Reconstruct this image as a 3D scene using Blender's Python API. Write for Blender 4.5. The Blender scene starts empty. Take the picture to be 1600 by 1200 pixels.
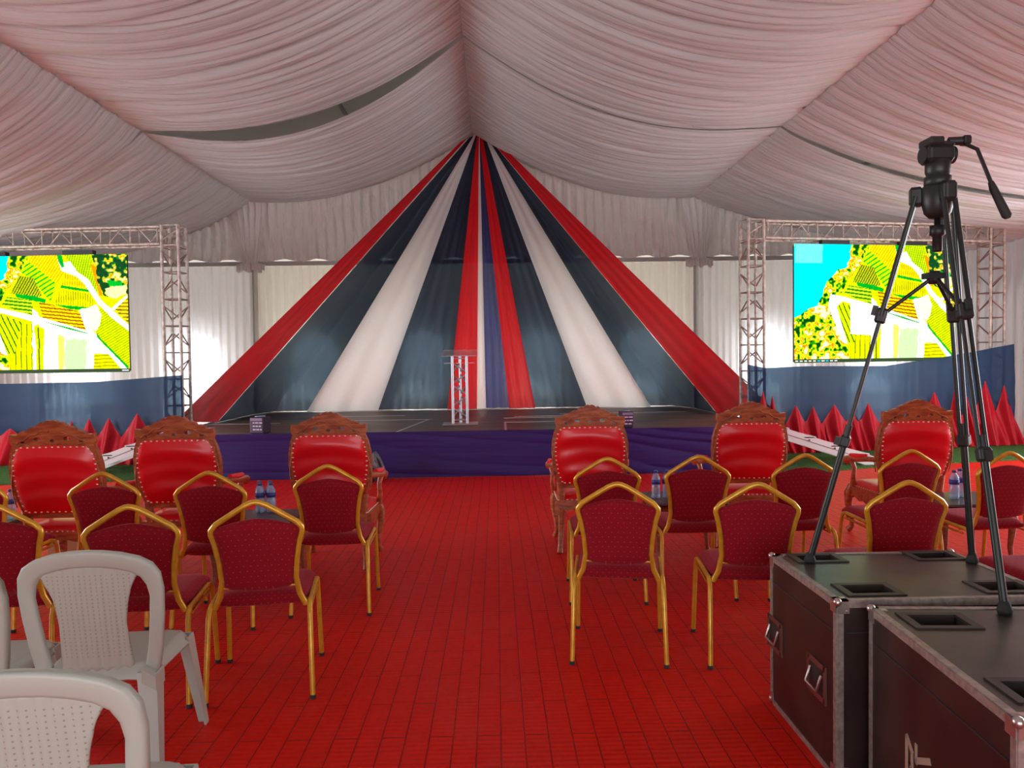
import bpy, math, random
import numpy as np
from mathutils import Vector, Matrix
from mathutils.geometry import tessellate_polygon
PI = math.pi
R = math.radians
random.seed(7)
scene = bpy.context.scene
col = scene.collection

# ------------------------------------------------------------------ camera
cam_d = bpy.data.cameras.new('camera'); cam = bpy.data.objects.new('camera', cam_d); col.objects.link(cam)
cam_d.sensor_width = 36.0; cam_d.lens = 1190.0/1600*36
rho = R(0.8); yaw = math.atan2(25, 1190); pit = math.atan2(38, 1190)
fw = Vector((math.sin(yaw)*math.cos(pit), math.cos(yaw)*math.cos(pit), -math.sin(pit)))
r0 = Vector((math.cos(yaw), -math.sin(yaw), 0)); u0 = r0.cross(fw)
rr = r0*math.cos(rho) - u0*math.sin(rho); uu = u0*math.cos(rho) + r0*math.sin(rho)
m = Matrix((rr, uu, -fw)).transposed().to_4x4(); m.translation = Vector((0, 0, 1.55))
cam.matrix_world = m
cam_d.clip_start = 0.05; cam_d.clip_end = 300
scene.camera = cam

# ------------------------------------------------------------------ world, sun, exposure
world = bpy.data.worlds.new('world'); scene.world = world; world.use_nodes = True
bgn = world.node_tree.nodes['Background']; bgn.inputs[0].default_value = (0.86, 0.93, 1.0, 1); bgn.inputs[1].default_value = 4.0
sun_d = bpy.data.lights.new('sun', 'SUN'); sun_d.energy = 40.0; sun_d.angle = R(3); sun_d.color = (1.0, 0.955, 0.90)
sun = bpy.data.objects.new('sun', sun_d); col.objects.link(sun)
sun.rotation_euler = (R(-24), R(10), 0)      # high sun, a little beyond the stage
# added area lamps for side daylight, outside unseen wall openings cut for them
CX0 = -.4
def area(name, loc, rot, sx, sy, power, colr=(1, 1, 1)):
    d = bpy.data.lights.new(name, 'AREA'); d.shape = 'RECTANGLE'; d.size = sx; d.size_y = sy; d.energy = power; d.color = colr
    o = bpy.data.objects.new(name, d); col.objects.link(o); o.location = loc; o.rotation_euler = rot
    return o
area('side_fill_left', (-10.55, 7.4, 1.75), (R(76), 0, R(-90)), 6.2, 2.6, 400, (0.95, 0.97, 1.0))
area('side_fill_right', (9.75, 7.4, 1.75), (R(76), 0, R(90)), 6.2, 2.6, 370, (0.95, 0.97, 1.0))
# unseen lamp added outside the entrance, facing up to light the roof drapes
area('drape_fill', (CX0, -6.6, 0.03), (R(180), 0, 0), 8.0, 4.4, 1250, (1.0, 0.95, 0.90))
# bright open yard behind the stage wall, seen through the arched windows
area('daylight_back', (CX0, 18.6, 1.9), (R(90), 0, R(180)), 21.0, 3.6, 13.5*PI*21*3.6, (0.9, 0.96, 1.0))
scene.view_settings.view_transform = 'Standard'
scene.view_settings.look = 'None'
scene.view_settings.gamma = 1.0
scene.view_settings.use_curve_mapping = False
scene.view_settings.exposure = 0.0
try:
    scene.cycles.use_denoising = True
    scene.cycles.max_bounces = 10; scene.cycles.diffuse_bounces = 6; scene.cycles.transmission_bounces = 8
    scene.cycles.transparent_max_bounces = 12
    scene.cycles.sample_clamp_indirect = 6.0
    scene.cycles.caustics_reflective = False; scene.cycles.caustics_refractive = False
except Exception:
    pass

# ------------------------------------------------------------------ helpers
def lerp(a, b, t): return a + (b - a)*t
class MB:
    def __init__(s): s.v = []; s.f = []; s.sm = []; s.mi = []
    def add(s, vs, fs, smooth=False, M=None, mi=0):
        b = len(s.v)
        if M is not None: vs = [tuple(M @ Vector(p)) for p in vs]
        s.v.extend([tuple(p) for p in vs])
        for f in fs: s.f.append(tuple(i + b for i in f)); s.sm.append(smooth); s.mi.append(mi)
        return s
    def box(s, c, d, M=None, mi=0, bev=0.0):
        x, y, z = d[0]/2, d[1]/2, d[2]/2
        T = Matrix.Translation(c) @ (M if M is not None else Matrix.Identity(4))
        if bev <= 0:
            vs = [(a*x, b*y, e*z) for e in (-1, 1) for b in (-1, 1) for a in (-1, 1)]
            fs = [(0, 2, 3, 1), (4, 5, 7, 6), (0, 1, 5, 4), (2, 6, 7, 3), (0, 4, 6, 2), (1, 3, 7, 5)]
            return s.add(vs, fs, False, T, mi)
        b = min(bev, x*.95, y*.95, z*.95)
        rings = []
        n = 4
        for (zz, inset) in ((-z, b), (-z + b, 0), (z - b, 0), (z, b)):
            ring = []
            for (sx, sy, a0) in ((1, 1, 0), (-1, 1, 90), (-1, -1, 180), (1, -1, 270)):
                for k in range(n):
                    a = R(a0 + 90*k/(n - 1)); rad = b
                    cx = sx*(x - b); cy = sy*(y - b)
                    ring.append((cx + (rad - inset*0.7)*math.cos(a), cy + (rad - inset*0.7)*math.sin(a), zz))
            rings.append(ring)
        N = 4*n; vs = [p for r_ in rings for p in r_]; fs = []
        for i in range(3):
            for k in range(N): fs.append((i*N + k, i*N + (k + 1) % N, (i + 1)*N + (k + 1) % N, (i + 1)*N + k))
        fs.append(tuple(reversed(range(N)))); fs.append(tuple(range(3*N, 4*N)))
        return s.add(vs, fs, False, T, mi)
    def tube(s, pts, r, n=8, closed=False, flat=1.0, up=(0, 0, 1), cap=True, smooth=True, mi=0):
        pts = [Vector(p) for p in pts]; N = len(pts)
        rad = r if isinstance(r, (list, tuple)) else [r]*N
        vs = []; prev = None
        for i, p in enumerate(pts):
            if closed: t = (pts[(i + 1) % N] - pts[i - 1])
            elif i == 0: t = pts[1] - pts[0]
            elif i == N - 1: t = pts[-1] - pts[-2]
            else: t = (pts[i + 1] - p).normalized() + (p - pts[i - 1]).normalized()
            t.normalize()
            if prev is None:
                u = Vector(up)
                if abs(u.dot(t)) > .95: u = Vector((1, 0, 0)) if abs(t.x) < .9 else Vector((0, 1, 0))
                a = (u - t*u.dot(t)).normalized()
            else:
                a = (prev - t*prev.dot(t)).normalized()
            prev = a; b = t.cross(a)
            for k in range(n):
                th = 2*PI*(k + .5)/n
                vs.append(p + a*math.cos(th)*rad[i] + b*math.sin(th)*rad[i]*flat)
        fs = []
        for i in range(N if closed else N - 1):
            j = (i + 1) % N
            for k in range(n): fs.append((i*n + k, i*n + (k + 1) % n, j*n + (k + 1) % n, j*n + k))
        s.add(vs, fs, smooth, None, mi)
        if cap and not closed:
            s.add(vs[:n], [tuple(reversed(range(n)))], False, None, mi); s.add(vs[-n:], [tuple(range(n))], False, None, mi)
        return s
    def grid(s, fn, nu, nv, smooth=True, M=None, mi=0, wrap=False):
        vs = [fn(i/(nu - 1), j/(nv - 1)) for j in range(nv) for i in range(nu)]
        fs = [(j*nu + i, j*nu + i + 1, (j + 1)*nu + i + 1, (j + 1)*nu + i) for j in range(nv - 1) for i in range(nu - 1)]
        return s.add(vs, fs, smooth, M, mi)
    def slab(s, fn, nu, nv, th, smooth=True, mi=0, M=None):
        """double sided sheet: fn(u,v)->point; th(u,v)->offset vector of second side"""
        A = [Vector(fn(i/(nu - 1), j/(nv - 1))) for j in range(nv) for i in range(nu)]
        B = [A[j*nu + i] + Vector(th(i/(nu - 1), j/(nv - 1))) for j in range(nv) for i in range(nu)]
        n = nu*nv; fs = []
        for j in range(nv - 1):
            for i in range(nu - 1):
                q = (j*nu + i, j*nu + i + 1, (j + 1)*nu + i + 1, (j + 1)*nu + i)
                fs.append(q); fs.append(tuple(n + k for k in reversed(q)))
        for i in range(nu - 1):
            fs.append((i + 1, i, n + i, n + i + 1)); a = (nv - 1)*nu
            fs.append((a + i, a + i + 1, n + a + i + 1, n + a + i))
        for j in range(nv - 1):
            fs.append((j*nu, (j + 1)*nu, n + (j + 1)*nu, n + j*nu)); a = nu - 1
            fs.append(((j + 1)*nu + a, j*nu + a, n + j*nu + a, n + (j + 1)*nu + a))
        return s.add(A + B, fs, smooth, M, mi)
    def lathe(s, prof, n=16, M=None, smooth=True, mi=0):
        vs = []; fs = []
        for (r_, z) in prof:
            for k in range(n): a = 2*PI*k/n; vs.append((r_*math.cos(a), r_*math.sin(a), z))
        for i in range(len(prof) - 1):
            for k in range(n): fs.append((i*n + k, i*n + (k + 1) % n, (i + 1)*n + (k + 1) % n, (i + 1)*n + k))
        fs.append(tuple(reversed(range(n)))); fs.append(tuple(range((len(prof) - 1)*n, len(prof)*n)))
        return s.add(vs, fs, smooth, M, mi)
    def plate(s, loops, y0, y1, M=None, mi=0, bend=None):
        """polygon with holes given in XZ, extruded along Y"""
        tri = tessellate_polygon([[Vector((x, z, 0)) for x, z in l] for l in loops])
        flat = [p for l in loops for p in l]; n = len(flat)
        b = bend or (lambda x, z: 0)
        vs = [(x, y0 + b(x, z), z) for x, z in flat] + [(x, y1 + b(x, z), z) for x, z in flat]
        fs = []
        for t in tri: fs.append(tuple(t)); fs.append(tuple(n + k for k in reversed(t)))
        o = 0
        for l in loops:
            k = len(l)
            for i in range(k): j = (i + 1) % k; fs.append((o + i, o + j, n + o + j, n + o + i))
            o += k
        return s.add(vs, fs, False, M, mi)
    def ball(s, c, r_, n=8, mi=0):
        rr_ = r_ if isinstance(r_, (tuple, list)) else (r_, r_, r_)
        vs = []; m_ = n//2
        for j in range(m_ + 1):
            ph = PI*j/m_
            for k in range(n):
                a = 2*PI*k/n; q = max(math.sin(ph), 1e-3)
                vs.append((c[0] + rr_[0]*q*math.cos(a), c[1] + rr_[1]*q*math.sin(a), c[2] - rr_[2]*math.cos(ph)))
        fs = [(j*n + k, j*n + (k + 1) % n, (j + 1)*n + (k + 1) % n, (j + 1)*n + k) for j in range(m_) for k in range(n)]
        return s.add(vs, fs, True, None, mi)
    def build(s, name, mat, parent=None, loc=None, label=None):
        me = bpy.data.meshes.new(name); me.from_pydata(s.v, [], s.f)
        me.polygons.foreach_set('use_smooth', s.sm)
        mats = mat if isinstance(mat, (list, tuple)) else [mat]
        for q in mats: me.materials.append(q)
        if len(mats) > 1: me.polygons.foreach_set('material_index', s.mi)
        me.update(); me.validate()
        o = bpy.data.objects.new(name, me); col.objects.link(o)
        if parent is not None: o.parent = parent
        if loc is not None: o.location = loc
        if label: o['label'] = label
        return o
def tag(o, label=None, cat=None, group=None, kind=None):
    if label: o['label'] = label
    if cat: o['category'] = cat
    if group: o['group'] = group
    if kind: o['kind'] = kind
    return o
def empty(name, loc=(0, 0, 0), rz=0.0, **k):
    o = bpy.data.objects.new(name, None); o.empty_display_size = .1; col.objects.link(o); o.location = loc; o.rotation_euler = (0, 0, rz)
    return tag(o, **k)
def kids(o): return [c for c in bpy.data.objects if c.parent == o]
def copy_tree(o, parent=None):
    c = o.copy(); col.objects.link(c)
    if parent is not None: c.parent = parent
    for ch in kids(o): copy_tree(ch, c)
    return c
def struct(o): o['kind'] = 'structure'; return o

# ------------------------------------------------------------------ materials
def mat(name, c, rough=.5, metal=0, spec=.5, coat=0.0):
    m_ = bpy.data.materials.new(name); m_.use_nodes = True
    b = m_.node_tree.nodes['Principled BSDF']
    b.inputs['Base Color'].default_value = (*c, 1); b.inputs['Roughness'].default_value = rough
    b.inputs['Metallic'].default_value = metal; b.inputs['Specular IOR Level'].default_value = spec
    if coat: b.inputs['Coat Weight'].default_value = coat; b.inputs['Coat Roughness'].default_value = .15
    return m_
def nd(m_, t, **k):
    n = m_.node_tree.nodes.new(t)
    for a, v in k.items(): setattr(n, a, v)
    return n
def lk(m_, a, b): m_.node_tree.links.new(a, b)
def coords(m_, kind='Object', scale=(1, 1, 1), rot=(0, 0, 0)):
    t = nd(m_, 'ShaderNodeTexCoord'); mp = nd(m_, 'ShaderNodeMapping')
    mp.inputs['Scale'].default_value = scale; mp.inputs['Rotation'].default_value = rot
    lk(m_, t.outputs[kind], mp.inputs['Vector']); return mp.outputs[0]
def noise_color(m_, c1, c2, scale=8, detail=4, vs=(1, 1, 1), lo=.35, hi=.65, rough=None, bump=0.0, bdist=.01):
    b = m_.node_tree.nodes['Principled BSDF']
    n = nd(m_, 'ShaderNodeTexNoise'); n.inputs['Scale'].default_value = scale; n.inputs['Detail'].default_value = detail
    lk(m_, coords(m_, 'Object', vs), n.inputs['Vector'])
    r_ = nd(m_, 'ShaderNodeValToRGB'); r_.color_ramp.elements[0].position = lo; r_.color_ramp.elements[1].position = hi
    r_.color_ramp.elements[0].color = (*c1, 1); r_.color_ramp.elements[1].color = (*c2, 1)
    lk(m_, n.outputs['Fac'], r_.inputs[0]); lk(m_, r_.outputs[0], b.inputs['Base Color'])
    if bump:
        bp = nd(m_, 'ShaderNodeBump'); bp.inputs['Strength'].default_value = bump; bp.inputs['Distance'].default_value = bdist
        lk(m_, n.outputs['Fac'], bp.inputs['Height']); lk(m_, bp.outputs[0], b.inputs['Normal'])
    return m_
def cloth(name, c, transl=.4, transp=0.0, rough=.6, weave=0.0, wave=None, sheen=.0, tc=None, ptint=None):
    """woven cloth that lets some daylight through"""
    m_ = mat(name, c, rough, 0, .3)
    nt = m_.node_tree; b = nt.nodes['Principled BSDF']; out = nt.nodes['Material Output']
    tr = nd(m_, 'ShaderNodeBsdfTranslucent'); tr.inputs[0].default_value = (*(tc or c), 1)
    mx = nd(m_, 'ShaderNodeMixShader'); mx.inputs[0].default_value = transl
    lk(m_, b.outputs[0], mx.inputs[1]); lk(m_, tr.outputs[0], mx.inputs[2]); last = mx
    if wave:
        n = nd(m_, 'ShaderNodeTexNoise'); n.inputs['Scale'].default_value = wave[0]; n.inputs['Detail'].default_value = 3
        lk(m_, coords(m_, 'Object', wave[1]), n.inputs['Vector'])
        bp = nd(m_, 'ShaderNodeBump'); bp.inputs['Strength'].default_value = wave[2]; bp.inputs['Distance'].default_value = wave[3]
        lk(m_, n.outputs['Fac'], bp.inputs['Height']); lk(m_, bp.outputs[0], b.inputs['Normal']); lk(m_, bp.outputs[0], tr.inputs['Normal'])
    if transp:
        tp = nd(m_, 'ShaderNodeBsdfTransparent'); tp.inputs[0].default_value = (*(ptint or (1, 1, 1)), 1); m2 = nd(m_, 'ShaderNodeMixShader'); m2.inputs[0].default_value = transp
        lk(m_, last.outputs[0], m2.inputs[1]); lk(m_, tp.outputs[0], m2.inputs[2]); last = m2
    lk(m_, last.outputs[0], out.inputs[0])
    return m_
M = {}
M['swag'] = cloth('swag_satin', (.58, .625, .615), .22, 0, .34, wave=(4.0, (.4, 14, .4), .65, .03))
M['curtain'] = cloth('curtain_white', (.80, .79, .79), .45, .12, .7, wave=(4, (9, 9, .7), .5, .02))
M['curtain_cream'] = cloth('curtain_cream', (.86, .83, .75), .42, .22, .7, wave=(4, (9, 9, .7), .4, .02))
M['gable'] = cloth('gable_cloth', (.76, .73, .70), .12, 0, .6, wave=(3, (3, 3, 1.5), .9, .06))
M['roof'] = cloth('roof_pvc', (.62, .60, .57), .06, 0, .5)
M['pvc'] = cloth('wall_pvc', (.78, .76, .72), .20, 0, .5)
M['side'] = cloth('side_wall_cloth', (.55, .52, .50), .05, 0, .6, wave=(4, (9, 9, .7), .5, .02))
M['rib_red'] = cloth('ribbon_red', (.70, .008, .018), .45, .015, .5, tc=(.92, .02, .03))
M['rib_white'] = cloth('ribbon_white', (.93, .92, .92), .62, .03, .45)
M['rib_navy'] = cloth('ribbon_navy', (.004, .006, .026), .22, .075, .5, tc=(.006, .010, .04), ptint=(.52, .78, 1.0))
M['rib_blue'] = cloth('ribbon_blue', (.018, .028, .15), .45, .08, .5, tc=(.03, .06, .30))
M['screen_blue'] = cloth('screen_skirt_blue', (.012, .030, .10), .5, .085, .6, wave=(3, (1, 1, 1), .3, .02), tc=(.03, .09, .22), ptint=(.5, .8, 1))
M['red_cloth'] = cloth('red_cloth', (.56, .008, .022), .3, 0, .5)
M['skirt'] = cloth('stage_skirt_purple', (.040, .016, .14), .1, 0, .5, wave=(2, (.4, .4, 5), .5, .03))
M['alu'] = mat('aluminium', (.62, .60, .58), .35, .85)
M['truss'] = noise_color(mat('truss_painted', (.6, .55, .5), .5, .3), (.34, .27, .22), (.62, .57, .50), 14)
M['truss_dark'] = mat('truss_brace_rusty', (.28, .19, .16), .6, .3)
M['podium'] = mat('podium_chrome', (.50, .48, .51), .36, .85)
M['frame_grey'] = mat('tent_aluminium', (.45, .44, .42), .45, .5)
M['gold'] = noise_color(mat('gold_paint', (.7, .4, .03), .32, .35, .5, .2), (.60, .30, .015), (.74, .40, .03), 20)
M['rubber'] = mat('rubber', (.015, .015, .015), .7)
M['plastic'] = mat('white_plastic', (.47, .51, .44), .4, 0, .4)
M['black'] = mat('black_plastic', (.012, .012, .012), .45)
M['tripod'] = mat('tripod_anodised', (.020, .024, .022), .38, .3)
M['dark_metal'] = mat('dark_metal', (.10, .10, .10), .4, .7)
M['leather'] = mat('red_leatherette', (.84, .005, .014), .36, 0, .5, .25)
M['stud'] = mat('stud_glint', (.95, .84, .62), .22, .25, .8)  # pale cream colour stands in for the bright glint on the studs
M['turf'] = noise_color(mat('artificial_turf', (.05, .14, .03), .9, 0, .2), (.015, .06, .012), (.08, .18, .04), 60, 4, bump=1, bdist=.02)
M['box'] = mat('cardboard', (.62, .46, .24), .8)
M['cap'] = mat('bottle_cap', (.05, .08, .30), .4)
M['label'] = mat('bottle_label', (.05, .06, .30), .5)
M['ramp'] = mat('white_painted_board', (.72, .66, .66), .5)
M['bolt'] = mat('bolt', (.2, .2, .2), .4, .8)
M['grey_thing'] = noise_color(mat('dusty_grey', (.12, .11, .12), .7), (.06, .05, .06), (.20, .18, .19), 20)
M['dark_deck'] = None

def wood(name, a, b_, rough=.38):
    m_ = mat(name, a, rough, 0, .5, .3); bb = m_.node_tree.nodes['Principled BSDF']
    w = nd(m_, 'ShaderNodeTexNoise'); w.inputs['Scale'].default_value = 6; w.inputs['Detail'].default_value = 5; w.inputs['Distortion'].default_value = .6
    lk(m_, coords(m_, 'Object', (1.5, 6, 6)), w.inputs['Vector'])
    r_ = nd(m_, 'ShaderNodeValToRGB'); r_.color_ramp.elements[0].position = .35; r_.color_ramp.elements[1].position = .68
    r_.color_ramp.elements[0].color = (*a, 1); r_.color_ramp.elements[1].color = (*b_, 1)
    lk(m_, w.outputs['Fac'], r_.inputs[0]); lk(m_, r_.outputs[0], bb.inputs['Base Color'])
    bp = nd(m_, 'ShaderNodeBump'); bp.inputs['Strength'].default_value = .5; bp.inputs['Distance'].default_value = .01
    lk(m_, w.outputs['Fac'], bp.inputs['Height']); lk(m_, bp.outputs[0], bb.inputs['Normal'])
    return m_
M['wood'] = wood('carved_mahogany', (.28, .050, .014), (.56, .15, .045))
M['table'] = wood('dark_table_wood', (.035, .012, .010), (.07, .025, .018), .45)
M['table_edge'] = wood('table_apron_wood', (.22, .045, .015), (.34, .09, .03))

# banquet fabric: maroon with rows of small pale woven flecks
def fabric(name, base, fleck):
    m_ = mat(name, base, .85, 0, .15); b = m_.node_tree.nodes['Principled BSDF']
    b.inputs['Sheen Weight'].default_value = .25
    b.inputs['Sheen Tint'].default_value = (1, .3, .35, 1)
    c = coords(m_, 'Object', (1, 1, 1))
    sp = nd(m_, 'ShaderNodeSeparateXYZ'); lk(m_, c, sp.inputs[0])
    def mth(op, a, b2=None, c2=None):
        n = nd(m_, 'ShaderNodeMath', operation=op)
        for i, q in enumerate((a, b2, c2)):
            if q is None: continue
            if isinstance(q, (int, float)): n.inputs[i].default_value = q
            else: lk(m_, q, n.inputs[i])
        return n.outputs[0]
    zy = mth('ADD', sp.outputs[2], sp.outputs[1])
    row = mth('MULTIPLY', zy, 1/.021); rf = mth('FLOOR', row)
    off = mth('MULTIPLY', mth('MODULO', rf, 2.0), .5)
    colx = mth('ADD', mth('MULTIPLY', sp.outputs[0], 1/.031), off)
    fx = mth('ABSOLUTE', mth('SUBTRACT', mth('FRACT', mth('ADD', colx, 50.0)), .5))
    fz = mth('ABSOLUTE', mth('SUBTRACT', mth('FRACT', mth('ADD', row, 50.0)), .5))
    hit = mth('MULTIPLY', mth('LESS_THAN', fx, .09), mth('LESS_THAN', fz, .08))
    mx = nd(m_, 'ShaderNodeMixRGB'); mx.inputs[1].default_value = (*base, 1); mx.inputs[2].default_value = (*fleck, 1)
    lk(m_, hit, mx.inputs[0]); lk(m_, mx.outputs[0], b.inputs['Base Color'])
    n = nd(m_, 'ShaderNodeTexNoise'); n.inputs['Scale'].default_value = 260
    lk(m_, c, n.inputs['Vector']); bp = nd(m_, 'ShaderNodeBump'); bp.inputs['Strength'].default_value = .35; bp.inputs['Distance'].default_value = .004
    lk(m_, n.outputs['Fac'], bp.inputs['Height']); lk(m_, bp.outputs[0], b.inputs['Normal'])
    return m_
M['fabric'] = fabric('maroon_fleck_fabric', (.26, .005, .014), (.40, .05, .05))

# perforated plastic for the chair splat
def perforated():
    m_ = mat('perforated_plastic', (.47, .50, .43), .42, 0, .4); b = m_.node_tree.nodes['Principled BSDF']
    c = coords(m_, 'Object'); sp = nd(m_, 'ShaderNodeSeparateXYZ'); lk(m_, c, sp.inputs[0])
    def mth(op, a, b2=None):
        n = nd(m_, 'ShaderNodeMath', operation=op)
        for i, q in enumerate((a, b2)):
            if q is None: continue
            if isinstance(q, (int, float)): n.inputs[i].default_value = q
            else: lk(m_, q, n.inputs[i])
        return n.outputs[0]
    ax = mth('ABSOLUTE', mth('SUBTRACT', mth('FRACT', mth('MULTIPLY', sp.outputs[0], 1/.019)), .5))
    az = mth('ABSOLUTE', mth('SUBTRACT', mth('FRACT', mth('MULTIPLY', sp.outputs[2], 1/.015)), .5))
    hit = mth('MULTIPLY', mth('LESS_THAN', ax, .11), mth('LESS_THAN', az, .15))
    lim = mth('MULTIPLY', mth('LESS_THAN', sp.outputs[2], .80), mth('GREATER_THAN', sp.outputs[2], .46))
    hit = mth('MULTIPLY', hit, lim)
    mx = nd(m_, 'ShaderNodeMixRGB'); mx.inputs[1].default_value = (.47, .50, .43, 1); mx.inputs[2].default_value = (.30, .31, .26, 1)
    lk(m_, hit, mx.inputs[0]); lk(m_, mx.outputs[0], b.inputs['Base Color'])
    bp = nd(m_, 'ShaderNodeBump', invert=True); bp.inputs['Strength'].default_value = .6; bp.inputs['Distance'].default_value = .004
    lk(m_, hit, bp.inputs['Height']); lk(m_, bp.outputs[0], b.inputs['Normal'])
    return m_
M['perf'] = perforated()

# flooring of interlocking red strips under thin red matting
def floor_mat():
    m_ = mat('red_tile_matting', (.6, .01, .008), .5, 0, .18); b = m_.node_tree.nodes['Principled BSDF']
    t = nd(m_, 'ShaderNodeTexCoord'); sp = nd(m_, 'ShaderNodeSeparateXYZ'); lk(m_, t.outputs['Object'], sp.inputs[0])
    cb = nd(m_, 'ShaderNodeCombineXYZ'); lk(m_, sp.outputs[1], cb.inputs[0]); lk(m_, sp.outputs[0], cb.inputs[1])
    br = nd(m_, 'ShaderNodeTexBrick'); lk(m_, cb.outputs[0], br.inputs['Vector'])
    br.offset = .5; br.inputs['Scale'].default_value = 1.0; br.inputs['Brick Width'].default_value = .62; br.inputs['Row Height'].default_value = .098
    br.inputs['Mortar Size'].default_value = .0035; br.inputs['Mortar Smooth'].default_value = .4; br.inputs['Bias'].default_value = 0
    br.inputs['Color1'].default_value = (.74, .012, .004, 1); br.inputs['Color2'].default_value = (.70, .010, .004, 1); br.inputs['Mortar'].default_value = (.26, .002, .001, 1)
    n = nd(m_, 'ShaderNodeTexNoise'); n.inputs['Scale'].default_value = .9; n.inputs['Detail'].default_value = 6; n.inputs['Roughness'].default_value = .7
    lk(m_, coords(m_, 'Object', (1, .6, 1)), n.inputs['Vector'])
    rp = nd(m_, 'ShaderNodeValToRGB'); rp.color_ramp.elements[0].position = .50; rp.color_ramp.elements[1].position = .72
    lk(m_, n.outputs['Fac'], rp.inputs[0])
    dust = nd(m_, 'ShaderNodeMixRGB'); dust.inputs[2].default_value = (.66, .045, .035, 1)
    dm = nd(m_, 'ShaderNodeMath', operation='MULTIPLY'); dm.inputs[1].default_value = .6
    lk(m_, rp.outputs[0], dm.inputs[0]); lk(m_, dm.outputs[0], dust.inputs[0]); lk(m_, br.outputs['Color'], dust.inputs[1])
    lk(m_, dust.outputs[0], b.inputs['Base Color'])
    w = nd(m_, 'ShaderNodeTexWave', bands_direction='Y'); w.inputs['Scale'].default_value = 9.0; w.inputs['Distortion'].default_value = .3
    lk(m_, coords(m_, 'Object'), w.inputs['Vector'])
    n2 = nd(m_, 'ShaderNodeTexNoise'); n2.inputs['Scale'].default_value = 30; n2.inputs['Detail'].default_value = 3
    lk(m_, coords(m_, 'Object', (1, .4, 1)), n2.inputs['Vector'])
    a1 = nd(m_, 'ShaderNodeMath', operation='MULTIPLY_ADD'); a1.inputs[1].default_value = .6
    lk(m_, w.outputs['Fac'], a1.inputs[0]); lk(m_, n2.outputs['Fac'], a1.inputs[2])
    a2 = nd(m_, 'ShaderNodeMath', operation='SUBTRACT'); lk(m_, a1.outputs[0], a2.inputs[0]); lk(m_, br.outputs['Fac'], a2.inputs[1])
    bp = nd(m_, 'ShaderNodeBump'); bp.inputs['Strength'].default_value = .55; bp.inputs['Distance'].default_value = .006
    lk(m_, a2.outputs[0], bp.inputs['Height']); lk(m_, bp.outputs[0], b.inputs['Normal'])
    rr_ = nd(m_, 'ShaderNodeMapRange'); rr_.inputs[3].default_value = .34; rr_.inputs[4].default_value = .62
    lk(m_, n2.outputs['Fac'], rr_.inputs[0]); lk(m_, rr_.outputs[0], b.inputs['Roughness'])
    return m_
M['floor'] = floor_mat()

# scuffed dark stage decking
def deck_mat():
    m_ = mat('scuffed_decking', (.06, .03, .025), .46, 0, .4)
    noise_color(m_, (.045, .026, .021), (.19, .115, .09), 2.2, 8, (.5, 3.0, 1), .3, .75, bump=.15, bdist=.004)
    return m_
M['dark_deck'] = deck_mat()
def case_mat(name, a, b_, r_=.35):
    return noise_color(mat(name, a, r_, 0, .5), a, b_, 5, 8, (1, 1, 1), .35, .75)
M['case'] = case_mat('flight_case_laminate', (.018, .010, .009), (.045, .028, .022))
M['case_top'] = case_mat('flight_case_lid', (.030, .028, .022), (.085, .075, .055), .33)
M['trim'] = noise_color(mat('case_edging', (.4, .36, .32), .42, .6), (.30, .26, .23), (.46, .41, .36), 40)
def bottle_mat():
    m_ = mat('clear_bottle', (.50, .66, .86), .08, 0, .8); nt = m_.node_tree; b = nt.nodes['Principled BSDF']; out = nt.nodes['Material Output']
    tp = nd(m_, 'ShaderNodeBsdfTransparent'); tp.inputs[0].default_value = (.86, .93, 1, 1)
    mx = nd(m_, 'ShaderNodeMixShader'); mx.inputs[0].default_value = .58
    lk(m_, b.outputs[0], mx.inputs[1]); lk(m_, tp.outputs[0], mx.inputs[2]); lk(m_, mx.outputs[0], out.inputs[0]); return m_
M['bottle'] = bottle_mat()
def acrylic():
    m_ = mat('clear_acrylic', (.8, .75, .78), .06, 0, .8); nt = m_.node_tree; b = nt.nodes['Principled BSDF']; out = nt.nodes['Material Output']
    tp = nd(m_, 'ShaderNodeBsdfTransparent'); mx = nd(m_, 'ShaderNodeMixShader'); mx.inputs[0].default_value = .75
    lk(m_, b.outputs[0], mx.inputs[1]); lk(m_, tp.outputs[0], mx.inputs[2]); lk(m_, mx.outputs[0], out.inputs[0]); return m_
M['acrylic'] = acrylic()

# ------------------------------------------------------------------ the tent: dimensions
CX = -.40           # ridge line
HALF = 10.0; XL = CX - HALF; XR = CX + HALF
YB = 16.0           # back wall curtain
YF = -4.03          # behind the viewer
BAY = [16.0, 10.97, 5.97, .97, -4.03]
OFF = 4.55; ZR = 6.14; ZS = 4.83; ZE = 3.60
def roof_z(x):
    o = abs(x - CX)
    return lerp(ZR, ZS, o/OFF) if o < OFF else lerp(ZS, ZE, (o - OFF)/(HALF - OFF))

# floor
g = MB(); g.add([(XL - .3, YF - 1, 0), (XR + .3, YF - 1, 0), (XR + .3, YB + .5, 0), (XL - .3, YB + .5, 0)], [(0, 1, 2, 3)])
struct(g.build('floor', M['floor']))
# outer roof membrane
g = MB()
for (xa, xb) in ((XL - .2, CX), (CX, XR + .2)):
    za = 3.85 if xa < CX - 1 else ZR + .50; zb = 3.85 if xb > CX + 1 else ZR + .50
    g.slab(lambda u, v: (lerp(xa, xb, u), lerp(YF - .6, YB + .7, v), lerp(za, zb, u)), 5, 5, lambda u, v: (0, 0, .01), False)
struct(g.build('ceiling', M['roof']))
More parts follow.
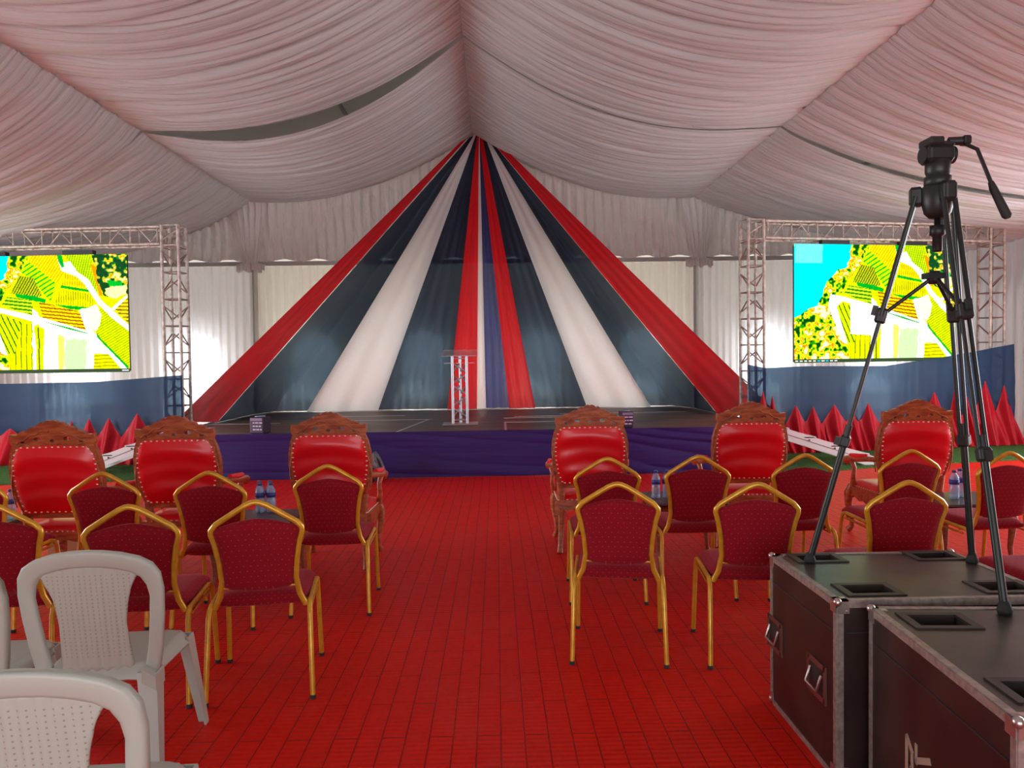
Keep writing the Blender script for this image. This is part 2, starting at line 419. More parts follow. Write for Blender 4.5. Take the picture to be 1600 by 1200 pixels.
# roof frames seen through the gap between the drapes
k = 0
for yy in BAY:
    g = MB()
    for sx in (-1, 1):
        g.tube([(CX, yy, ZR + .36), (CX + sx*(HALF + .05), yy, 3.66)], .07, 4, smooth=False)
    if yy > 12: yy2 = yy
    k += 1
    struct(g.build('trim_%d' % k, M['frame_grey']))
for sx in (-1, 1):
    for o in (2.2, 6.6):
        g = MB(); z = lerp(ZR + .5, 3.85, o/HALF) - .08
        g.tube([(CX + sx*o, YF, z), (CX + sx*o, YB, z)], .04, 4, smooth=False); k += 1
        struct(g.build('trim_%d' % k, M['frame_grey']))

# back wall membrane with arched windows
WX = [-8.7, -6.30, -3.86, -1.52, .94, 3.18, 5.75, 8.1]; WW = .46; WZ0 = .75; WZ1 = 2.20
yw = YB + .45
g = MB()
outer = [(XL - .1, 0), (XR + .1, 0), (XR + .1, 3.82), (CX, ZR + .5), (XL - .1, 3.82)]
holes = []
for wx in WX:
    lp = [(wx - WW, WZ0), (wx - WW, WZ1 - .46)]
    for a in range(0, 9): th = PI - PI*a/8; lp.append((wx + WW*math.cos(th), WZ1 - .46 + .46*math.sin(th)))
    lp.append((wx + WW, WZ0)); holes.append(lp)
g.plate([outer] + holes, yw, yw + .012)
struct(g.build('wall_back', M['pvc']))
for i, wx in enumerate(WX):
    e = empty('window_%d' % (i + 1), (wx, yw, 0)); struct(e)
    g = MB()
    for dx in (-.15, .15): g.tube([(dx, 0, WZ0), (dx, 0, WZ1 - .02)], .009, 4)
    for z in (1.05, 1.36, 1.68): g.tube([(-WW, 0, z), (WW, 0, z)], .009, 4)
    g.build('mullion_bars', M['frame_grey'], e)
    g = MB(); g.plate([[(-WW, WZ0), (WW, WZ0)] + [(WW*math.cos(PI*a/8), WZ1 - .46 + .46*math.sin(PI*a/8)) for a in range(9)]], .02, .023)
    g.build('clear_film', M['acrylic'], e)

# side and front walls
for nm, x in (('left', XL), ('right', XR)):
    g = MB()
    # cloth wall with one open bay (y 3.9 to 10.5) added out of view to let the side lamp in
    for (ya, yb_, za, zb) in ((YF, 3.9, 0, 3.75), (10.5, YB + .45, 0, 3.75), (3.9, 10.5, 0, .42), (3.9, 10.5, 3.08, 3.75)):
        g.grid(lambda u, v: (x + .04*math.sin(lerp(ya, yb_, u)*23), lerp(ya, yb_, u), lerp(za, zb, v)), int((yb_ - ya)*24), 3)
    struct(g.build('wall_' + nm, M['side']))
g = MB()
outer = [(XL, 0), (XR, 0), (XR, 3.75), (CX, ZR + .45), (XL, 3.75)]
g.plate([outer, [(CX - 3.6, .02), (CX - 3.6, 2.7), (CX + 3.6, 2.7), (CX + 3.6, .02)]], YF - .02, YF)  # unseen opening, widened to let the upward lamp in
struct(g.build('wall_front', M['side']))
# eave rail of the gable wall
g = MB()
g.box((CX, YB - .10, 3.60), (2*HALF - .4, .07, .085))
k += 1; struct(g.build('trim_%d' % k, M['frame_grey']))
for px_ in (-5.0, 4.25):
    g = MB(); g.box((px_, YB + .12, 2.6), (.11, .16, 5.2)); k += 1; struct(g.build('trim_%d' % k, M['frame_grey']))

# ------------------------------------------------------------------ draped ceiling
def fold_profile(seed, L, lo=.075, hi=.21):
    rnd = random.Random(seed); ks = [0.0]; hs = [1.0]; y = 0
    while y < L + .3:
        w = rnd.uniform(lo, hi); a = rnd.uniform(.35, 1.0)
        ks += [y + w*.14, y + w*.3, y + w*.6, y + w*.86, y + w]; hs += [.35*a, .1*a, 0.0, .30*a, a]
        y += w
    return np.array(ks), np.array(hs)
def swag(label, name, xa, za, xb, zb, ya, yb, sa, sb, skew, seed, amp=.155, nu=36, group=None, bulge=.0):
    """cloth panel running from (xa,za) to (xb,zb); ya near side, yb far side; sa/sb how far each end hangs"""
    K, Hh = fold_profile(seed, abs(yb - ya)); K2, H2 = fold_profile(seed + 77, abs(yb - ya), .35, .75); L = yb - ya
    nv = int(L*84)
    rnd = random.Random(seed + 5); ph = [rnd.uniform(0, 6) for _ in range(6)]
    vs = []
    for j in range(nv):
        v = j/(nv - 1)
        for i in range(nu):
            u = i/(nu - 1)
            us = u**skew
            hang = 4*us*(1 - us)
            sag = lerp(sa, sb, v) + bulge*4*v*(1 - v)
            wob = .05*math.sin(u*3.1 + ph[0])*math.sin(v*9 + ph[1]) + .03*math.sin(u*7 + ph[2] + v*21)
            yy = v*L + wob*.9
            h = np.interp(yy % L, K, Hh)*.72 + .75*np.interp((yy + .12*math.sin(u*4 + ph[3])) % L, K2, H2)
            fade = min(1, 6*u + .35)*min(1, 6*(1 - u) + .35)
            gather = 1 - .0*hang
            ef = min(1, v*L/.16, (1 - v)*L/.16); h = .3 + (h - .3)*ef
            z = lerp(za, zb, u) - hang*sag + amp*h*fade - .010*math.sin(v*63 + u*5)*hang
            y = ya + v*L*gather
            vs.append((lerp(xa, xb, u), y, z))
    fs = [(j*nu + i, j*nu + i + 1, (j + 1)*nu + i + 1, (j + 1)*nu + i) for j in range(nv - 1) for i in range(nu - 1)]
    g = MB(); g.add(vs, fs, True)
    o = g.build(name, M['swag'])
    return tag(o, label, 'ceiling drape', group)
SG = 'pleated drapes hung under the tent roof'
SX = OFF
def pair(i, yn, yf, sn, sf, outn, outf):
    where = ['nearest the stage wall', 'above the front chairs', 'overhead above the viewer'][i]
    for s_, side in ((-1, 'left'), (1, 'right')):
        a1 = sn[0] if s_ < 0 else sn[1]; a2 = sf if not isinstance(sf, tuple) else (sf[0] if s_ < 0 else sf[1])
        swag('pink-white pleated ceiling drape sagging %s of the ridge, %s' % (side, where), 'ceiling_drape',
             CX, ZR, CX + s_*SX, ZS, yn, yf, a1, a2, .97, 11 + i*7 + s_, group=SG, bulge=.06)
        on = outn[0] if s_ < 0 else outn[1]; of = outf[0] if s_ < 0 else outf[1]
        swag('pleated side drape falling to the %s eave, %s' % (side, where), 'ceiling_drape',
             CX + s_*SX, ZS, CX + s_*HALF, ZE, yn, yf, on, of, .8, 41 + i*7 + s_, group=SG, bulge=.03)
pair(0, 11.0, 15.92, (.68, .54), .40, (.56, .36), (.42, .16))
pair(1, 6.0, 10.93, (.6, .6), (.50, .55), (.66, .45), (.70, .32))
pair(2, 1.0, 5.93, (.5, .5), (.45, .45), (.5, .4), (.5, .4))
for s_, side in ((-1, 'left'), (1, 'right')):
    swag('pleated drape behind the viewer, %s half' % side, 'ceiling_drape', CX, ZR, CX + s_*HALF, ZE, YF, .93, .5, .5, 1, 90 + s_, nu=20, group=SG)

# ------------------------------------------------------------------ gable drapes and back curtains
def gable(label, xa, xb, seed):
    rnd = random.Random(seed); g = MB(); nu = int((xb - xa)*34); nv = 34
    ph = [rnd.uniform(0, 6.28) for _ in range(8)]
    def f(u, v):
        x = lerp(xa, xb, u); zt = roof_z(x) + .12; z = lerp(3.655, zt, v)
        y = .030*math.sin(x*31 + ph[0] + 2*math.sin(v*3 + ph[1])) + .018*math.sin(x*67 + ph[2] + v*2) + .03*math.sin(x*4.1 + v*5 + ph[3])
        y += .02*math.sin(z*17 + 3*math.sin(x*2.2 + ph[4]))*(1 - v)
        z += .03*math.sin(x*9 + ph[5])*(1 - v)**2
        return (x, YB - .14 + y, z)
    g.grid(f, nu, nv)
    return tag(g.build('gable_drape', M['gable']), label, 'drape', 'loose white drapes closing the gable above the rail')
gable('wrinkled white gable drape between the left post and the ridge', -4.9, CX, 1)
gable('wrinkled white gable drape between the ridge and the right post', CX, 4.15, 2)
gable('white gable drape outside the left post, behind the left truss', XL + .05, -5.1, 3)
gable('white gable drape outside the right post, behind the right truss', 4.35, XR - .05, 4)
# knots of cloth gathered round the gable posts
def knot(x, label):
    g = MB(); rnd = random.Random(int(x*10))
    ph = rnd.uniform(0, 6)
    def f(u, v):
        z = lerp(3.42, 4.86, v); a = PI*u
        w = .10 + .30*(abs(v - .05))**.8*(1 if v > .05 else .5) + (.16 if v < .12 else 0)
        w = min(w, .36) if v > .1 else w
        r_ = w*(1 + .10*math.sin(a*14 + ph + v*4)) ; d = (.10 + .05*(1 - v))*(1 + .22*math.sin(a*16 + ph + 3*v))
        return (x - r_*math.cos(a), YB - .18 - d*math.sin(a), z + .03*math.sin(a*7)*(v < .1))
    g.grid(f, 60, 40)
    tag(g.build('gathered_drape', M['gable']), label, 'drape')
knot(-5.0, 'cloth gathered and tied round the left gable post beside the eave rail')
knot(4.25, 'cloth gathered and tied round the right gable post above the eave rail')
def curtain(label, name, xa, xb, y, z0, z1, m_, seed, pitch=.14, amp=.035):
    rnd = random.Random(seed); g = MB(); n = int((xb - xa)/.018); ph = rnd.uniform(0, 6)
    xs = []; pos = 0
    def f(u, v):
        x = lerp(xa, xb, u)
        p = 2*PI*x/pitch + 1.3*math.sin(x*2.3 + ph) + .8*math.sin(x*5.1)
        a = amp*(1.0 - .3*v)
        return (x + .3*a*math.sin(2*p), y + a*math.sin(p) + .012*math.sin(x*1.7 + v*4), lerp(z0, z1, v))
    g.grid(f, n, 7)
    return tag(g.build(name, m_), label, 'curtain', 'pleated curtains along the back wall')
curtain('grey-white pleated curtain left of the stage, behind the left screen', 'wall_curtain', XL + .05, -5.02, YB - .02, .0, 3.56, M['curtain'], 1, .16, .03)
curtain('cream pleated curtain behind the left half of the coloured fan', 'wall_curtain', -4.98, CX, YB - .02, .0, 3.56, M['curtain_cream'], 2, .165, .055)
curtain('cream pleated curtain behind the right half of the coloured fan', 'wall_curtain', CX + .04, 4.20, YB - .02, .0, 3.56, M['curtain_cream'], 3, .165, .055)
curtain('grey-white pleated curtain right of the stage, behind the right screen', 'wall_curtain', 4.24, XR - .05, YB - .02, .0, 3.56, M['curtain'], 4, .16, .03)

# ------------------------------------------------------------------ stage
SXL, SXR, SY0, SY1, SZ = -4.55, 3.72, 10.17, 14.9, .60
st = empty('stage', ((SXL + SXR)/2, SY0, 0), label='low stage with scuffed dark decking behind a purple cloth skirt', cat='stage')
def sp(o):
    o.parent = st; o.location = (-(SXL + SXR)/2, -SY0, 0); return o
g = MB(); g.box(((SXL + SXR)/2, (SY0 + SY1)/2, SZ - .03), (SXR - SXL, SY1 - SY0, .06)); sp(g.build('deck', M['dark_deck']))
for (x0, x1, y0, y1) in ((SXL, -3.4, 12.0, 12.0), (-2.85, -1.05, 12.35, 12.35), (-3.2, -1.6, 13.3, 13.3), (.12, 1.5, 11.55, 11.55), (.12, 2.2, 12.4, 12.4), (1.1, 3.3, 13.2, 13.2), (SXL + .1, SXR - .1, 14.6, 14.6), (.12, .13, 10.2, 11.5), (-1.35, -1.1, 10.2, 12.3), (.3, 1.6, 12.7, 12.7)):
    g = MB(); L = math.hypot(x1 - x0, y1 - y0); a = math.atan2(y1 - y0, x1 - x0)
    g.box(((x0 + x1)/2, (y0 + y1)/2, SZ + .001), (L, .032, .006), Matrix.Rotation(a, 4, 'Z')); sp(g.build('edge_strip', M['alu'], label='bright metal joint strip'))
g = MB()
for x in np.linspace(SXL + .1, SXR - .1, 6):
    for y in (SY0 + .15, 12.5, SY1 - .1): g.box((x, y, .27), (.06, .06, .54))
sp(g.build('under_frame', M['alu']))
g = MB()
def fs_(u, v):
    x = lerp(SXL - .03, SXR + .03, u); dg = min(1, max(0, (x - .9)/1.2))
    ph = v*(9 + 3*math.sin(x*.5)) + dg*(x - .9)*2.2 + 1.1*math.sin(x*.55) + .9*math.sin(v*7 + x*.3)
    bb = (.012 + .010*dg)*abs(math.sin(ph))**.6 + .010*math.sin(x*7)*(1 - v)
    return (x, SY0 - .02 - bb - .03*(1 - v), lerp(.005, SZ + .012, v))
g.grid(fs_, 240, 60)
for (xs, sgn) in ((SXL - .03, -1), (SXR + .03, 1)):
    g.grid(lambda u, v: (xs + sgn*.01*math.sin(u*60), lerp(SY0 - .02, SY1, u), lerp(.005, SZ + .012, v)), 60, 3)
sp(g.build('skirt', M['skirt'], label='purple cloth skirt with long creases'))

# the fan of ribbons
RG = 'cloth ribbons fanning down from the ridge to the back of the stage'
ZT = 5.84; YT = 15.70
def pxX(p): return (p - 774.5)/1190*YT + .004*(ZT - 1.55)
def ribbon(label, m_, t0, t1, bot, dy, folds, amp=.03, sag=.0, hem=True):
    """t0,t1: X at the top; bot: polyline of bottom points"""
    g = MB(); B = [Vector(p) for p in bot]
    cum = [0]
    for i in range(len(B) - 1): cum.append(cum[-1] + (B[i + 1] - B[i]).length)
    rnd = random.Random(int((t0 + 9)*1000)); ph = rnd.uniform(0, 6)
    def bt(u):
        d = u*cum[-1]
        for i in range(len(B) - 1):
            if d <= cum[i + 1] + 1e-9: return B[i].lerp(B[i + 1], (d - cum[i])/(cum[i + 1] - cum[i]))
        return B[-1]
    def f(u, v):
        t = lerp(-.055, 1, v)
        a = Vector((lerp(t0, t1, u), YT, ZT)); b = bt(u); p = a.lerp(b, t)
        p.z -= sag*4*t*(1 - t)*(1 if t > 0 else 0)
        wv = amp*math.sin(folds*2*PI*u + ph + .8*math.sin(t*3))*math.sin(PI*min(max(u, 0), 1))*(.35 + .65*t)
        edge = .05*math.exp(-(u/.05)**2) + .05*math.exp(-((1 - u)/.05)**2)
        p.y += -dy - wv + (edge if hem else 0)*.5*max(t, 0)
        return p
    g.grid(f, 46, 70)
    return tag(g.build('fan_ribbon', m_), label, 'cloth ribbon', RG)
e_ = .01
ZB = SZ + .012
tb = [pxX(p) for p in (715, 721.5, 723, 732.5, 740.5, 747, 752, 753.2, 756.5, 762, 768, 775, 780.5, 790.5)]
yb = 14.86
ribbon('outermost red ribbon of the fan, falling to the left stage edge', M['rib_red'], tb[0], tb[1], [(-5.30, 12.75, .60), (-4.50, 12.50, ZB)], .16, 3.2, .014)
ribbon('sheer navy ribbon between the outer left red one and the left white one', M['rib_navy'], tb[1] + .004, tb[3], [(-4.50, 12.42, ZB), (-4.49, 14.2, ZB), (-4.3, yb, ZB), (-3.60, yb, ZB)], .06, 4.3, .03)
ribbon('white ribbon in the left half of the fan', M['rib_white'], tb[3], tb[4], [(-3.63, yb - .12, ZB), (-2.27, yb - .12, ZB)], .12, 2.6, .025)
ribbon('sheer navy ribbon left of centre, between the left white one and the lectern', M['rib_navy'], tb[4] - .01, tb[5] + .01, [(-2.30, yb, ZB), (-.92, yb, ZB)], .05, 3.7, .03)
ribbon('red ribbon directly behind the lectern', M['rib_red'], tb[5], tb[6], [(-.94, yb - .1, ZB), (-.375, yb - .1, ZB)], .10, 2.3, .03)
ribbon('narrow white ribbon right of the lectern', M['rib_white'], tb[6] - .004, tb[7] + .004, [(-.38, yb - .02, ZB), (-.20, yb - .02, ZB)], .05, 1, .01)
ribbon('solid blue ribbon between the narrow white one and the inner right red one', M['rib_blue'], tb[7], tb[8], [(-.21, yb, ZB), (.28, yb, ZB)], .04, 2.4, .03)
ribbon('red ribbon just right of centre in the fan', M['rib_red'], tb[8] - .02, tb[9] - .01, [(.25, yb - .1, ZB), (.75, yb - .1, ZB)], .10, 2.6, .04)
ribbon('sheer navy ribbon between the inner right red one and the right white one', M['rib_navy'], tb[9] - .02, tb[10] + .01, [(.73, yb, ZB), (1.78, yb, ZB)], .05, 3.3, .03)
ribbon('white ribbon in the right half of the fan', M['rib_white'], tb[10], tb[11], [(1.75, yb - .12, ZB), (2.98, yb - .12, ZB)], .12, 2.2, .025)
ribbon('sheer navy ribbon between the right white one and the outer right red one', M['rib_navy'], tb[11] - .01, tb[12] + .01, [(2.95, yb, ZB), (3.45, yb, ZB), (3.68, 14.2, ZB), (3.69, 12.72, ZB)], .06, 4.1, .03)
ribbon('outermost red ribbon of the fan, falling to the right stage edge', M['rib_red'], tb[12], tb[13], [(3.69, 12.80, ZB), (4.75, 12.98, .60)], .16, 3.1, .014)

# ------------------------------------------------------------------ lectern
lec = empty('lectern', (-.535, 11.31, SZ), label='acrylic lectern on a chrome truss column standing on the stage', cat='lectern')
g = MB(); g.box((0, 0, .012), (.52, .40, .02), None, 0, .008); g.build('base_plate', M['podium'], lec)
g = MB(); tr_ = .105; C3 = [(-tr_, -.07), (tr_, -.07), (0, .10)]
for (x, y) in C3: g.tube([(x, y, .02), (x, y, 1.02)], .022, 8)
nseg = 5
for a in range(3):
    p, q = C3[a], C3[(a + 1) % 3]
    for z in (.07, .98): g.tube([(*p, z), (*q, z)], .010, 6)
    for i in range(nseg):
        z0 = .12 + i*.165; z1 = z0 + .13
        A, B = (p, q) if i % 2 == 0 else (q, p)
        g.tube([(*A, z1), (*B, z0)], .012, 6)
g.build('truss_column', M['podium'], lec)
g = MB(); g.box((0, -.02, 1.06), (.50, .42, .012), Matrix.Rotation(R(12), 4, 'X')); g.build('reading_desk', M['acrylic'], lec)
g = MB(); g.box((0, -.02, .91), (.44, .34, .010)); g.build('shelf', M['acrylic'], lec)
g = MB(); g.tube([(-.25, -.22, 1.015), (.25, -.22, 1.015)], .006, 6); g.build('desk_lip', M['podium'], lec)

# ------------------------------------------------------------------ small uplight boxes on the stage edge
def uplight(loc, rz, label, w=.20, marks=0):
    e = empty('stage_uplight', loc, rz, label=label, cat='stage light', group='small light boxes on the front edge of the stage')
    g = MB(); g.box((0, 0, .12), (w, .19, .22), None, 0, .012); g.box((0, 0, .008), (w*.8, .15, .016)); g.build('housing', M['black2'], e)
    g = MB(); g.lathe([(w*.36, 0), (w*.36, .012), (w*.30, .016), (w*.28, .006)], 16, Matrix.Translation((0, 0, .23))); g.build('lens', M['bottle'], e)
    g = MB(); g.box((0, -.097, .20), (w*.86, .006, .035)); g.build('front_badge', M['lilac'], e, label='pale lilac strip')
    g = MB(); rnd = random.Random(marks)
    zz = .155
    for r_ in range(3):
        n = 2; x = -w*.26
        while x < w*.3:
            ww = rnd.uniform(.02, .05)
            g.box((x + ww/2, -.0985, zz), (ww, .004, .018)); x += ww + .012
        zz -= .045
    g.build('control_display', M['lilac_w'], e, label='display with pale lilac characters')
    return e
M['black2'] = mat('uplight_housing', (.035, .02, .045), .4)
M['lilac'] = mat('lilac_panel', (.26, .18, .30), .5)
M['lilac_w'] = mat('lilac_characters', (.62, .50, .80), .5)
uplight((-3.18, 10.30, SZ), R(-14), 'small dark light box with lilac display on the left part of the stage edge', .20, 1)
uplight((1.76, 10.30, SZ), R(4), 'small purple-grey light box on the stage edge behind the throne right of the aisle', .165, 2)

# ------------------------------------------------------------------ round grey object against the stage skirt
e = empty('stage_spotlight', (-1.585, 9.84, 0), R(0), label='round dusty grey lamp housing on the carpet against the stage skirt', cat='stage light')
Mx = Matrix.Translation((0, 0, .19)) @ Matrix.Rotation(R(68), 4, 'Y') @ Matrix.Rotation(R(0), 4, 'Z')
g = MB(); g.lathe([(.02, -.16), (.11, -.15), (.165, -.08), (.175, .0), (.17, .05), (.185, .06), (.185, .085), (.155, .09), (.14, .06)], 28, Mx); g.build('lamp_housing', M['grey_thing'], e)
g = MB(); g.lathe([(.13, .055), (.10, .075), (.02, .085)], 20, Mx); g.build('lens', M['black'], e)
g = MB(); g.tube([(.0, -.185, .20), (.0, -.19, .02), (.0, .19, .02), (.0, .185, .20)], .012, 6); g.build('yoke', M['black'], e)

# ------------------------------------------------------------------ truss gantries and LED screens
def box_truss(g, p0, p1, t, ax, ay, step=.42, tr=.024, br=.011, flip=0, mi_br=0):
    """four chords from p0 to p1, ladder rungs and diagonals; ax, ay: unit cross directions"""
    p0 = Vector(p0); p1 = Vector(p1); ax = Vector(ax); ay = Vector(ay); h = t/2 - tr
    cs = [(-h, -h), (h, -h), (h, h), (-h, h)]
    def P(c, s_): return p0.lerp(p1, s_) + ax*c[0] + ay*c[1]
    for c in cs: g.tube([P(c, 0), P(c, 1)], tr, 8)
    L = (p1 - p0).length; n = max(1, round(L/step))
    for i in range(n + 1):
        s_ = min(max(i/n, .01), .99)
        for a in range(4): g.tube([P(cs[a], s_), P(cs[(a + 1) % 4], s_)], br, 6, mi=mi_br)
    for i in range(n):
        for a in range(4):
            q = (cs[a], cs[(a + 1) % 4]) if (i + a) % 2 == 0 else (cs[(a + 1) % 4], cs[a])
            g.tube([P(q[0], i/n + .25/n), P(q[1], (i + 1)/n - .25/n)], br, 6, mi=mi_br)
def gantry(label, origin, ang, sgn, span):
    e = empty('truss_gantry', origin, ang, label=label, cat='truss frame', group='truss gantries beside the stage')
    t = .32; ZTOP = 3.73
    for i, x in enumerate((t/2*sgn, (span + t/2)*sgn)):
        g = MB(); box_truss(g, (x, t/2, .02), (x, t/2, ZTOP - t), t, (1, 0, 0), (0, 1, 0), .44, mi_br=1)
        g.box((x, t/2, .01), (.5, .5, .02)); g.build('tower', [M['truss'], M['truss_dark']], e)
        g = MB(); box_truss(g, (x, t/2, ZTOP - t), (x, t/2, ZTOP), t, (1, 0, 0), (0, 1, 0), .32, .028, mi_br=0); g.build('corner_block', M['truss'], e)
    g = MB(); box_truss(g, (sgn*t, t/2, ZTOP - t/2), (sgn*span, t/2, ZTOP - t/2), t, (0, 1, 0), (0, 0, 1), .46); g.build('beam', M['truss'], e)
    return e
LG = gantry('box-truss gantry holding the screen left of the stage', (-4.95, 12.15, .022), R(-4), -1, 4.15)
RG_ = gantry('box-truss gantry holding the screen right of the stage, behind the tripod', (4.05, 12.15, .022), R(9), 1, 4.45)

# picture on the screens: vineyards by a lake, painted on a fine grid
def picture(glitch):
    W, Hh = 300, 200
    U, V = np.meshgrid((np.arange(W) + .5)/W, (np.arange(Hh) + .5)/Hh)
    rng = np.random.default_rng(3)
    def vnoise(n):
        n = int(n*.7)
        a = rng.random((n*2//3 + 3, n + 3)); y = V*(n*2/3); x = U*n
        yi = y.astype(int); xi = x.astype(int); fy = y - yi; fx = x - xi; fx = fx*fx*(3 - 2*fx); fy = fy*fy*(3 - 2*fy)
        return (a[yi, xi]*(1 - fx) + a[yi, xi + 1]*fx)*(1 - fy) + (a[yi + 1, xi]*(1 - fx) + a[yi + 1, xi + 1]*fx)*fy
    n1 = vnoise(24); n2 = vnoise(60); n3 = vnoise(110)
    im = np.zeros((Hh, W, 3)); im[:] = (.80, .85, .03)
    jit = (vnoise(40) - .5)*.02; jit2 = (vnoise(44) - .5)*.02
    UU = U + jit; VV = V + jit2
    def R_(x, y):
        yt = 103 - 58*(x - 47)/1463; yb_ = 1085 - 95*(x - 85)/1445; v = (y - yt)/(yb_ - yt)
        return ((x - (47 + 38*v))/(1463 - 18*v), v)
    def L_(x, y):
        yt = 155 + (1090 - x)*.02; yb_ = 1090 + (1130 - x)*.035; v = (y - yt)/(yb_ - yt)
        return (1 - (1090 + 40*v - x)/1451, v)
    def mask(pts, rough=False):
        X, Y = (UU, VV) if rough else (U, V)
        ins = np.zeros(X.shape, bool); n = len(pts)
        for i in range(n):
            (x1, y1), (x2, y2) = pts[i], pts[(i + 1) % n]
            if y1 == y2: continue
            c = ((y1 > Y) != (y2 > Y)) & (X < (x2 - x1)*(Y - y1)/(y2 - y1) + x1)
            ins ^= c
        return ins
    def fill(F, pts, c, stripes=None, rough=False):
        mk = mask([F(*p) for p in pts], rough)
        im[mk] = c
        if stripes:
            ang, per, c2, duty = stripes
            d = (U*1.5*math.cos(R(ang)) + V*math.sin(R(ang)))/per
            s_ = mk & ((d + .15*n1) % 1 < duty)
            im[s_] = c2
    Y_ = (1, .86, 0); YG = (.72, .90, .02); O_ = (.95, .62, .02); G_ = (.02, .62, .12); W_ = (1, 1, 1); DK = (.20, .34, .03); BR = (.55, .25, .02)
    fill(R_, [(47, 60), (600, 50), (590, 110), (560, 170), (530, 260), (440, 300), (340, 400), (310, 520), (270, 600), (170, 650), (60, 740), (20, 400)], (0, .95, 1), rough=True)
    tree = mask([R_(*p) for p in [(60, 730), (170, 650), (270, 600), (310, 520), (340, 400), (440, 300), (530, 260), (570, 60), (720, 60), (660, 230), (560, 330), (480, 480), (390, 510), (380, 620), (440, 640), (540, 900), (570, 1100), (60, 1100)]], True)
    t = n1*.3 + n2*.4 + n3*.3
    bands = [(0, (.06, .25, .08)), (.36, (.12, .55, .05)), (.42, (.72, .82, .05)), (.48, (1, .85, .1)), (.54, (.97, .50, .08)), (.59, (1, .82, .15)), (.64, (1, 1, .7))]
    tr_ = np.zeros_like(im)
    for b, c in bands: tr_[t >= b] = c
    im[tree] = tr_[tree]
    fill(R_, [(730, 60), (960, 50), (1000, 170), (1010, 230), (940, 300), (720, 140)], (1, .88, .05), (35, .022, O_, .4))
    fill(R_, [(700, 150), (730, 130), (950, 300), (930, 320), (900, 450), (740, 260), (650, 210)], YG, (58, .035, G_, .35))
    fill(R_, [(640, 240), (760, 260), (830, 400), (760, 425), (580, 390)], (.72, .74, .08), (30, .020, DK, .45))
    fill(R_, [(610, 390), (760, 405), (860, 430), (850, 465), (740, 440), (620, 420)], G_)
    fill(R_, [(545, 420), (740, 440), (765, 565), (500, 490)], (.75, .9, .1), (98, .030, (.15, .45, .05), .45))
    fill(R_, [(800, 450), (1150, 525), (1230, 700), (840, 600)], (1, .80, .04), (97, .028, BR, .38))
    fill(R_, [(1010, 220), (1120, 220), (1215, 310), (1220, 345), (985, 320)], (.90, .86, .04), (5, .020, O_, .4))
    fill(R_, [(985, 310), (1235, 345), (1230, 362), (975, 332)], G_)
    fill(R_, [(970, 348), (1235, 375), (1240, 480), (930, 470)], (.92, .88, .02), (2, .020, (.6, .62, .02), .35))
    fill(R_, [(925, 470), (1235, 485), (1235, 512), (1050, 502)], G_)
    fill(L_, [(580, 150), (790, 150), (830, 250), (890, 480), (850, 450), (780, 350), (700, 300), (640, 220)], (.72, .88, .05), (15, .020, (.45, .6, .05), .35))
    fill(L_, [(800, 230), (850, 260), (905, 490), (880, 490)], (.95, .55, .05))
    dk = mask([L_(*p) for p in [(800, 140), (1100, 130), (1110, 480), (905, 490), (835, 250)]], True)
    dt = n2*.5 + n3*.5
    for b, c in [(0, (.08, .25, .12)), (.45, (.12, .42, .15)), (.55, (.75, .75, .1)), (.64, (.95, .55, .1)), (.7, (1, .95, .5))]: im[dk & (dt >= b)] = c
    fill(L_, [(930, 365), (1045, 370), (1065, 415), (950, 415)], (.02, .68, .15), rough=True)
    fill(L_, [(925, 430), (1090, 400), (1090, 480), (1000, 510), (930, 480)], (1, .95, .6), rough=True)
    fill(L_, [(995, 590), (1115, 500), (1120, 710)], (.85, .8, .1), (92, .030, (.5, .35, .02), .4))
    fill(L_, [(870, 590), (960, 610), (1125, 790), (1130, 1060), (1090, 1050), (960, 900), (855, 780), (880, 650)], (.80, .86, .02), (60, .020, (.55, .66, .02), .35))
    fill(L_, [(590, 225), (640, 215), (700, 300), (790, 360), (890, 520), (970, 590), (1130, 735), (1130, 775), (980, 665), (860, 545), (755, 395), (690, 335), (570, 290), (540, 200), (560, 200)], W_)
    fill(L_, [(530, 150), (570, 150), (595, 260), (575, 265), (545, 210)], G_)
    fill(L_, [(970, 590), (1100, 475), (1100, 500), (1000, 600)], W_)
    fill(L_, [(440, 760), (795, 800), (795, 1120), (430, 1120)], (1, 1, .93))
    fill(L_, [(600, 840), (770, 835), (775, 1120), (600, 1120)], (.74, 1, .62), rough=True)
    fill(L_, [(548, 780), (600, 790), (598, 1120), (560, 1120)], (1, .97, .35))
    fill(L_, [(20, 690), (90, 645), (280, 715), (280, 790), (235, 960), (120, 965)], (.78, .92, .04), (-24, .040, (.12, .32, .05), .25))
    fill(L_, [(250, 720), (340, 720), (345, 1120), (150, 1120), (200, 980)], (.88, .92, .02), (2, .045, (.4, .5, .04), .2))
    fill(L_, [(360, 730), (410, 760), (442, 1120), (380, 1120)], (.80, .88, .02), (0, .05, (.2, .3, .05), .2))
    fill(L_, [(335, 600), (385, 620), (400, 700), (355, 740), (382, 1120), (345, 1120)], W_, rough=True)
    fill(R_, [(380, 500), (500, 515), (850, 585), (1250, 690), (1250, 730), (800, 625), (490, 552), (440, 600), (548, 905), (500, 890), (365, 600)], W_)
    fill(L_, [(350, 640), (430, 700), (420, 740), (340, 700)], W_)
    fill(L_, [(380, 690), (640, 745), (800, 790), (800, 840), (600, 820), (400, 740)], (1, 1, .97))
    fill(L_, [(400, 690), (640, 745), (800, 790), (800, 796), (640, 760)], G_)
    fill(L_, [(720, 600), (860, 560), (900, 640), (850, 780), (800, 740)], (1, 1, .78), rough=True)
